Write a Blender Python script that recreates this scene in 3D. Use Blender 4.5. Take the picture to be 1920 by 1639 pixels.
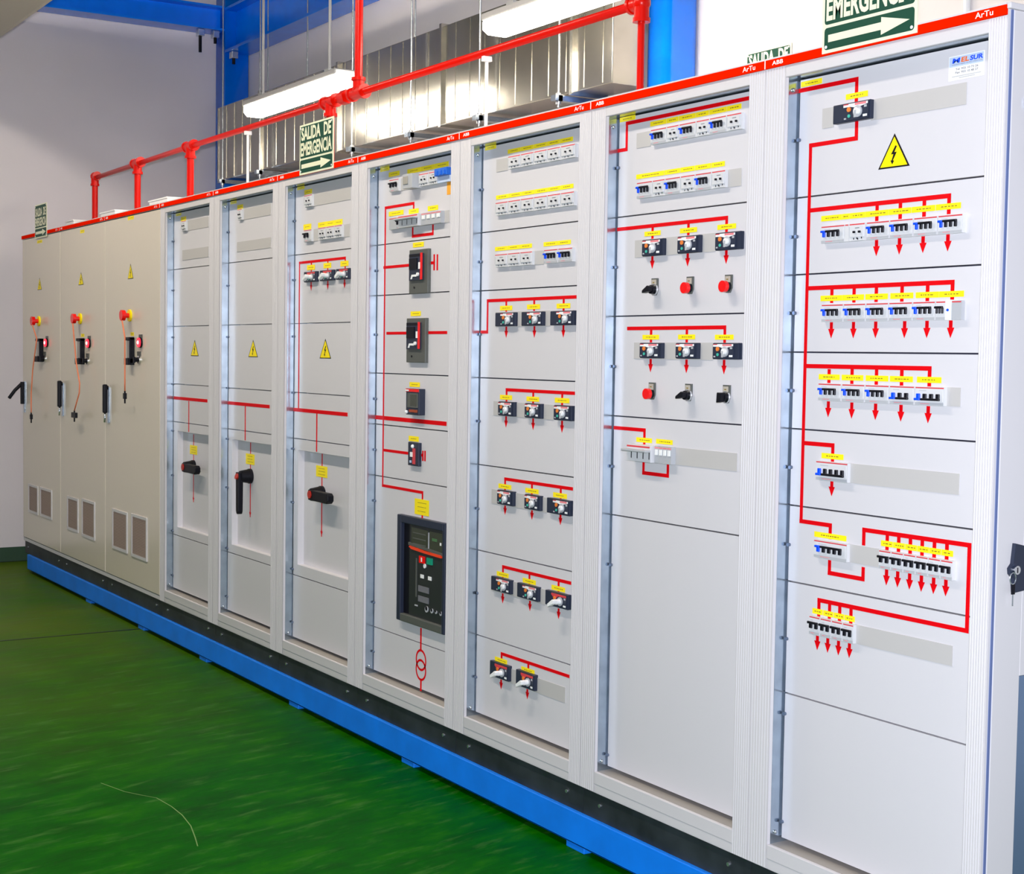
import bpy, math, json, random
from mathutils import Vector, Matrix
random.seed(7)
for o in list(bpy.data.objects): bpy.data.objects.remove(o)
scene = bpy.context.scene
COL = scene.collection
# ------------------------------------------------------------------ camera
cd = bpy.data.cameras.new('camera'); cam = bpy.data.objects.new('camera', cd); COL.objects.link(cam)
scene.camera = cam
CAM = Vector((2.21863, -2.66374, 1.57000))
_f = Vector((-0.8456096, 0.5310076, -0.0545468)); _r = Vector((0.5310465, 0.8472103, 0.0149789)); _u = Vector((-0.0541665, 0.0163006, 0.9983989))
M = Matrix(((_r.x, _u.x, -_f.x), (_r.y, _u.y, -_f.y), (_r.z, _u.z, -_f.z))).to_4x4(); M.translation = CAM
cam.matrix_world = M
cd.sensor_fit = 'HORIZONTAL'; cd.sensor_width = 36.0; cd.lens = 36.0 * 2796.748 / 1920.0
cd.clip_start = 0.05; cd.clip_end = 60
# ------------------------------------------------------------------ world, exposure
W = bpy.data.worlds.new('world'); scene.world = W; W.use_nodes = True
W.node_tree.nodes['Background'].inputs[0].default_value = (0.72, 0.84, 1.0, 1)
W.node_tree.nodes['Background'].inputs[1].default_value = 0.28
scene.view_settings.view_transform = 'Standard'; scene.view_settings.look = 'None'
scene.view_settings.gamma = 1.0; scene.view_settings.exposure = 0.0
scene.view_settings.use_curve_mapping = False
try:
    scene.cycles.use_denoising = True; scene.cycles.max_bounces = 8; scene.cycles.blur_glossy = 0.0; scene.cycles.sample_clamp_indirect = 12.0
except Exception: pass
# ------------------------------------------------------------------ area lights
def area(name, loc, size, sizey, power, color, target=None, spread=None):
    l = bpy.data.lights.new(name, 'AREA'); l.shape = 'RECTANGLE'; l.size = size; l.size_y = sizey
    l.energy = power; l.color = color
    if spread: l.spread = spread
    o = bpy.data.objects.new(name, l); COL.objects.link(o); o.location = loc
    if target is not None: o.rotation_euler = (Vector(target) - Vector(loc)).to_track_quat('-Z', 'Y').to_euler()
    return o
# the flash of the camera, just above its lens
area('camera_flash', CAM + Vector((0.02, 0.0, 0.09)), 0.10, 0.06, 235.0, (0.84, 0.87, 1.0), (-2.6, 0.0, 1.30))
LAMP_STRENGTH = 100.0
LAMP_COLOR = (1.0, 0.90, 0.76)
# ------------------------------------------------------------------ materials
MATS = {}
def mat(name, color, rough=0.5, metal=0.0, bump=0.0, bscale=200.0, var=0.0, vscale=3.0, emit=None, es=0.0, spec=0.5, coat=0.0):
    if name in MATS: return MATS[name]
    m = bpy.data.materials.new(name); m.use_nodes = True; nt = m.node_tree; b = nt.nodes['Principled BSDF']
    b.inputs['Base Color'].default_value = (*color, 1); b.inputs['Roughness'].default_value = rough
    b.inputs['Metallic'].default_value = metal; b.inputs['Specular IOR Level'].default_value = spec
    b.inputs['Coat Weight'].default_value = coat
    tc = nt.nodes.new('ShaderNodeTexCoord')
    if var:
        n = nt.nodes.new('ShaderNodeTexNoise'); n.inputs['Scale'].default_value = vscale; n.inputs['Detail'].default_value = 5
        r = nt.nodes.new('ShaderNodeMapRange'); r.inputs[1].default_value = 0.3; r.inputs[2].default_value = 0.7
        r.inputs[3].default_value = 1 - var; r.inputs[4].default_value = 1 + var
        mx = nt.nodes.new('ShaderNodeVectorMath'); mx.operation = 'SCALE'; mx.inputs[0].default_value = color
        nt.links.new(tc.outputs['Object'], n.inputs['Vector']); nt.links.new(n.outputs['Fac'], r.inputs[0])
        nt.links.new(r.outputs[0], mx.inputs['Scale']); nt.links.new(mx.outputs[0], b.inputs['Base Color'])
    if bump:
        n = nt.nodes.new('ShaderNodeTexNoise'); n.inputs['Scale'].default_value = bscale; n.inputs['Detail'].default_value = 2
        bp = nt.nodes.new('ShaderNodeBump'); bp.inputs['Strength'].default_value = bump; bp.inputs['Distance'].default_value = 0.002
        nt.links.new(tc.outputs['Object'], n.inputs['Vector']); nt.links.new(n.outputs['Fac'], bp.inputs['Height'])
        nt.links.new(bp.outputs[0], b.inputs['Normal'])
    if emit:
        b.inputs['Emission Color'].default_value = (*emit, 1); b.inputs['Emission Strength'].default_value = es
    MATS[name] = m; return m
paint = mat('cabinet_paint', (0.62, 0.595, 0.605), 0.42, bump=0.04, bscale=300)
doorpaint = mat('door_paint', (0.68, 0.61, 0.51), 0.20, bump=0.10, bscale=60)
coverpaint = mat('cover_paint', (0.62, 0.60, 0.62), 0.40, bump=0.04, bscale=300)
blankm = mat('blank_plastic', (0.49, 0.47, 0.455), 0.5)
galv = mat('galvanised_steel', (0.45, 0.53, 0.62), 0.19, metal=0.92, bump=0.15, bscale=90, var=0.15, vscale=18)
ductm = mat('duct_sheet_metal', (0.46, 0.44, 0.39), 0.23, metal=0.95, bump=0.12, bscale=14, var=0.10, vscale=6)
steel = mat('zinc_plated_steel', (0.62, 0.66, 0.70), 0.25, metal=0.9)
dark = mat('dark_gap', (0.03, 0.03, 0.05), 0.8)
redtape = mat('red_tape', (0.68, 0.0, 0.004), 0.6, spec=0.1)
yellow = mat('yellow_label', (0.95, 0.76, 0.01), 0.5, spec=0.2)
ink = mat('label_ink', (0.22, 0.15, 0.01), 0.6)
black = mat('black_plastic', (0.004, 0.004, 0.008), 0.45, spec=0.2)
slate = mat('slate_plastic', (0.020, 0.026, 0.048), 0.4, spec=0.3)
greyplate = mat('grey_green_plate', (0.085, 0.09, 0.08), 0.45)
bluep = mat('blue_toggle_plastic', (0.0, 0.07, 0.80), 0.45, spec=0.2)
modw = mat('module_plastic', (0.62, 0.62, 0.63), 0.35)
modg = mat('module_grey', (0.42, 0.43, 0.45), 0.4)
white = mat('white_plastic', (0.85, 0.85, 0.84), 0.35)
redp = mat('red_print', (0.62, 0.05, 0.06), 0.4)
pinkp = mat('pale_red_print', (0.75, 0.22, 0.24), 0.4)
orange = mat('orange_plastic', (0.75, 0.20, 0.03), 0.4)
greenp = mat('green_plastic', (0.0, 0.28, 0.16), 0.4)
redbtn = mat('red_button', (0.85, 0.0, 0.0), 0.25)
chrome = mat('chrome', (0.75, 0.77, 0.8), 0.12, metal=1.0)
strip = mat('red_strip', (0.88, 0.012, 0.0), 0.6, spec=0.0)
stripw = mat('strip_white', (0.9, 0.9, 0.9), 0.4)
redpipe = mat('red_pipe_paint', (0.60, 0.004, 0.0), 0.28, bump=0.1, bscale=40, spec=0.25)
bluepaint = mat('blue_paint', (0.0, 0.19, 0.90), 0.22, var=0.06, vscale=8)
bluebase = mat('blue_base_paint', (0.0, 0.20, 0.85), 0.5, var=0.10, vscale=7)
plinthm = mat('black_plinth', (0.018, 0.022, 0.027), 0.5, var=0.5, vscale=9)
signcream = mat('sign_cream', (0.80, 0.80, 0.58), 0.4)
signgreen = mat('sign_green', (0.0, 0.055, 0.03), 0.5, spec=0.2)
warn_y = mat('warning_yellow', (0.95, 0.74, 0.0), 0.45, spec=0.2)
orangecord = mat('orange_cord', (0.80, 0.22, 0.10), 0.6)
beige = mat('beige_sheet', (0.36, 0.34, 0.29), 0.5)
ventm = mat('vent_mesh', (0.38, 0.29, 0.24), 0.6)
lcd = mat('display_glass', (0.05, 0.055, 0.04), 0.12)
redlens = mat('lit_red_lens', (0.8, 0.01, 0.02), 0.2, emit=(1.0, 0.02, 0.05), es=1.6)
whitelens = mat('lit_lens_centre', (1, 0.8, 0.8), 0.2, emit=(1.0, 0.75, 0.75), es=1.5)
diffuser = mat('lamp_diffuser', (0.9, 0.9, 0.88), 0.3, emit=LAMP_COLOR, es=LAMP_STRENGTH)
diffuser_mid = mat('lamp_diffuser_dimmed', (0.9, 0.88, 0.84), 0.3, emit=LAMP_COLOR, es=66.0)  # same diffuser, emission lowered to keep the left cabinets darker
diffuser_low = mat('lamp_diffuser_low', (0.9, 0.88, 0.84), 0.3, emit=LAMP_COLOR, es=36.0)  # same diffuser, emission lowered further to limit the glare on the duct
housing = mat('lamp_housing', (0.45, 0.45, 0.44), 0.5)
pane = mat('side_window_grey', (0.16, 0.24, 0.38), 0.3, metal=0.5)
logob = mat('logo_blue', (0.01, 0.08, 0.80), 0.4); logoo = mat('logo_orange', (0.85, 0.16, 0.03), 0.4)
logogrey = mat('sticker_grey_ink', (0.15, 0.15, 0.17), 0.5); logolb = mat('sticker_band', (0.50, 0.60, 0.78), 0.4)
bluegrey = mat('blue_terminal', (0.01, 0.13, 0.62), 0.35)
def wallmat(name, color, var, rough=0.75):
    return mat(name, color, rough, bump=0.2, bscale=60, var=var, vscale=1.2)
wallm = wallmat('wall_paint', (0.74, 0.69, 0.715), 0.03)
backm = wallmat('back_wall_paint', (0.78, 0.73, 0.71), 0.03)
ceilm = mat('ceiling_sheet', (0.26, 0.27, 0.23), 0.7, var=0.1)
STREAK = 103.0
def floormat():
    m = bpy.data.materials.new('green_epoxy_floor'); m.use_nodes = True; nt = m.node_tree; b = nt.nodes['Principled BSDF']; L = nt.links.new
    tc = nt.nodes.new('ShaderNodeTexCoord')
    mr0 = nt.nodes.new('ShaderNodeMapping'); mr0.inputs['Rotation'].default_value = (0, 0, -math.radians(STREAK)); L(tc.outputs['Object'], mr0.inputs[0])
    mp = nt.nodes.new('ShaderNodeMapping'); mp.inputs['Scale'].default_value = (0.8, 2.0, 1); L(mr0.outputs[0], mp.inputs[0])
    n1 = nt.nodes.new('ShaderNodeTexNoise'); n1.inputs['Scale'].default_value = 3.2; n1.inputs['Detail'].default_value = 10; n1.inputs['Roughness'].default_value = 0.74; L(mp.outputs[0], n1.inputs['Vector'])
    cr = nt.nodes.new('ShaderNodeValToRGB'); e = cr.color_ramp.elements
    e[0].position = 0.30; e[0].color = (0.0, 0.045, 0.0, 1); e[1].position = 0.72; e[1].color = (0.016, 0.14, 0.0, 1)
    k = e.new(0.52); k.color = (0.001, 0.09, 0.0, 1)
    L(n1.outputs['Fac'], cr.inputs[0])
    # olive mixed in patches, stronger towards the far left end
    sx = nt.nodes.new('ShaderNodeSeparateXYZ'); L(tc.outputs['Object'], sx.inputs[0])
    mr = nt.nodes.new('ShaderNodeMapRange'); mr.inputs[1].default_value = -3.0; mr.inputs[2].default_value = -6.4; mr.inputs[3].default_value = 0.0; mr.inputs[4].default_value = 0.72; L(sx.outputs['X'], mr.inputs[0])
    n2 = nt.nodes.new('ShaderNodeTexNoise'); n2.inputs['Scale'].default_value = 1.1; n2.inputs['Detail'].default_value = 4; L(tc.outputs['Object'], n2.inputs['Vector'])
    mm = nt.nodes.new('ShaderNodeMath'); mm.operation = 'MULTIPLY'; L(mr.outputs[0], mm.inputs[0]); L(n2.outputs['Fac'], mm.inputs[1])
    mx = nt.nodes.new('ShaderNodeMix'); mx.data_type = 'RGBA'; L(mm.outputs[0], mx.inputs['Factor']); L(cr.outputs[0], mx.inputs['A']); mx.inputs['B'].default_value = (0.16, 0.17, 0.01, 1)
    # scuffs: thin pale streaks
    mp2 = nt.nodes.new('ShaderNodeMapping'); mp2.inputs['Scale'].default_value = (1.4, 6.0, 1); L(mr0.outputs[0], mp2.inputs[0])
    n3 = nt.nodes.new('ShaderNodeTexNoise'); n3.inputs['Scale'].default_value = 3.0; n3.inputs['Detail'].default_value = 8; n3.inputs['Roughness'].default_value = 0.7; L(mp2.outputs[0], n3.inputs['Vector'])
    c3 = nt.nodes.new('ShaderNodeMapRange'); c3.inputs[1].default_value = 0.54; c3.inputs[2].default_value = 0.72; c3.inputs[3].default_value = 0; c3.inputs[4].default_value = 0.7; L(n3.outputs['Fac'], c3.inputs[0])
    mx2 = nt.nodes.new('ShaderNodeMix'); mx2.data_type = 'RGBA'; L(c3.outputs[0], mx2.inputs['Factor']); L(mx.outputs['Result'], mx2.inputs['A']); mx2.inputs['B'].default_value = (0.06, 0.17, 0.03, 1)
    L(mx2.outputs['Result'], b.inputs['Base Color'])
    r2 = nt.nodes.new('ShaderNodeMapRange'); r2.inputs[3].default_value = 0.30; r2.inputs[4].default_value = 0.5; L(n1.outputs['Fac'], r2.inputs[0]); L(r2.outputs[0], b.inputs['Roughness'])
    b.inputs['Specular IOR Level'].default_value = 0.02
    bp = nt.nodes.new('ShaderNodeBump'); bp.inputs['Strength'].default_value = 0.25; bp.inputs['Distance'].default_value = 0.004; L(n3.outputs['Fac'], bp.inputs['Height']); L(bp.outputs[0], b.inputs['Normal'])
    return m
floorm = floormat()
sillm = mat('sill_reflected_brown', (0.34, 0.31, 0.28), 0.45)  # brown imitates the floor reflected in the metal sill
# ------------------------------------------------------------------ mesh builder
class MB:
    def __init__(s): s.v = []; s.f = []; s.mi = []; s.mats = []; s.sm = []
    def m(s, mt):
        if mt not in s.mats: s.mats.append(mt)
        return s.mats.index(mt)
    def poly(s, pts, faces, mt, smooth=False):
        b = len(s.v); s.v += [tuple(p) for p in pts]; i = s.m(mt)
        for f in faces: s.f.append([b + k for k in f]); s.mi.append(i); s.sm.append(smooth)
        return s
    def box(s, x0, x1, y0, y1, z0, z1, mt):
        if x0 > x1: x0, x1 = x1, x0
        if y0 > y1: y0, y1 = y1, y0
        if z0 > z1: z0, z1 = z1, z0
        return s.poly([(x0,y0,z0),(x1,y0,z0),(x1,y1,z0),(x0,y1,z0),(x0,y0,z1),(x1,y0,z1),(x1,y1,z1),(x0,y1,z1)],
            [(0,3,2,1),(4,5,6,7),(0,1,5,4),(1,2,6,5),(2,3,7,6),(3,0,4,7)], mt)
    def prism(s, xz, y0, y1, mt):
        """outline in the x-z plane, front at y0, back at y1"""
        n = len(xz); a = sum(xz[i][0]*xz[(i+1)%n][1]-xz[(i+1)%n][0]*xz[i][1] for i in range(n))
        if a < 0: xz = xz[::-1]
        P = [(x, y0, z) for x, z in xz] + [(x, y1, z) for x, z in xz]
        F = [tuple(range(n)), tuple(range(2*n-1, n-1, -1))] + [(i, i+n, (i+1) % n + n, (i+1) % n) for i in range(n)]
        return s.poly(P, F, mt)
    def cyl(s, p0, p1, r0, mt, r1=None, n=20, cap=True):
        p0 = Vector(p0); p1 = Vector(p1); r1 = r0 if r1 is None else r1
        d = (p1-p0).normalized(); a = d.orthogonal().normalized(); c = d.cross(a)
        P = []
        for p, r in ((p0, r0), (p1, r1)):
            for i in range(n):
                t = 2*math.pi*i/n; P.append(p + a*math.cos(t)*r + c*math.sin(t)*r)
        s.poly(P, [(i, (i+1) % n, (i+1) % n+n, i+n) for i in range(n)], mt, True)
        if cap: s.poly(P[:n], [tuple(range(n-1, -1, -1))], mt); s.poly(P[n:], [tuple(range(n))], mt)
        return s
    def tube(s, pts, r, mt, n=12):
        pts = [Vector(p) for p in pts]; P = []; a = None
        for i, p in enumerate(pts):
            d = (pts[min(i+1, len(pts)-1)] - pts[max(i-1, 0)]).normalized()
            a = d.orthogonal().normalized() if a is None else (a - d*a.dot(d)).normalized()
            c = d.cross(a)
            for k in range(n):
                t = 2*math.pi*k/n; P.append(p + a*math.cos(t)*r + c*math.sin(t)*r)
        F = [(i*n+k, i*n+(k+1) % n, (i+1)*n+(k+1) % n, (i+1)*n+k) for i in range(len(pts)-1) for k in range(n)]
        F += [tuple(range(n-1, -1, -1)), tuple(range((len(pts)-1)*n, len(pts)*n))]
        return s.poly(P, F, mt, True)
    def ball(s, c, r, mt, n=14, sc=(1, 1, 1)):
        c = Vector(c); P = []; h = n//2
        for i in range(h+1):
            t = math.pi*i/h
            for k in range(n):
                u = 2*math.pi*k/n
                P.append(c + Vector((math.sin(t)*math.cos(u)*r*sc[0], math.sin(t)*math.sin(u)*r*sc[1], math.cos(t)*r*sc[2])))
        F = [(i*n+k, (i+1)*n+k, (i+1)*n+(k+1) % n, i*n+(k+1) % n) for i in range(h) for k in range(n)]
        return s.poly(P, F, mt, True)
    def build(s, name, parent=None, bevel=0.0, seg=2):
        off = Vector((0, 0, 0)); q = parent
        while q is not None: off += q.location; q = q.parent
        me = bpy.data.meshes.new(name); me.from_pydata([tuple(Vector(v)-off) for v in s.v], [], s.f)
        for m_ in s.mats: me.materials.append(m_)
        for p, i, sm in zip(me.polygons, s.mi, s.sm): p.material_index = i; p.use_smooth = sm
        me.validate(); me.update()
        o = bpy.data.objects.new(name, me); COL.objects.link(o)
        if parent is not None: o.parent = parent
        if bevel:
            b = o.modifiers.new('bevel', 'BEVEL'); b.width = bevel; b.segments = seg; b.limit_method = 'ANGLE'; b.angle_limit = 0.7
        return o
def tag(o, label=None, cat=None, group=None, kind=None):
    if label: o['label'] = label
    if cat: o['category'] = cat
    if group: o['group'] = group
    if kind: o['kind'] = kind
    return o
def empty(name, loc):
    o = bpy.data.objects.new(name, None); COL.objects.link(o); o.location = loc; o.empty_display_size = 0.1; return o
def text_mesh(txt, x0, x1, z0, z1, y, mt, name, parent, axis='x', bold=0.0, thick=0.0006, shear=0.0):
    """flat raised lettering filling the rectangle, readable from the front (-y)"""
    cu = bpy.data.curves.new('lettering', 'FONT'); cu.body = txt; cu.size = 1.0; cu.offset = bold; cu.resolution_u = 3; cu.shear = shear
    t = bpy.data.objects.new('lettering_tmp', cu); COL.objects.link(t)
    bpy.context.view_layer.update()
    me = bpy.data.meshes.new_from_object(t.evaluated_get(bpy.context.evaluated_depsgraph_get()))
    bpy.data.objects.remove(t); bpy.data.curves.remove(cu)
    xs = [v.co.x for v in me.vertices]; ys = [v.co.y for v in me.vertices]
    ax, bx_, ay, by = min(xs), max(xs), min(ys), max(ys)
    b = MB(); P = [(x0+(v.co.x-ax)/(bx_-ax)*(x1-x0), y, z0+(v.co.y-ay)/(by-ay)*(z1-z0)) for v in me.vertices]
    b.poly(P, [tuple(p.vertices) for p in me.polygons], mt)
    bpy.data.meshes.remove(me)
    return b.build(name, parent)
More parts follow.
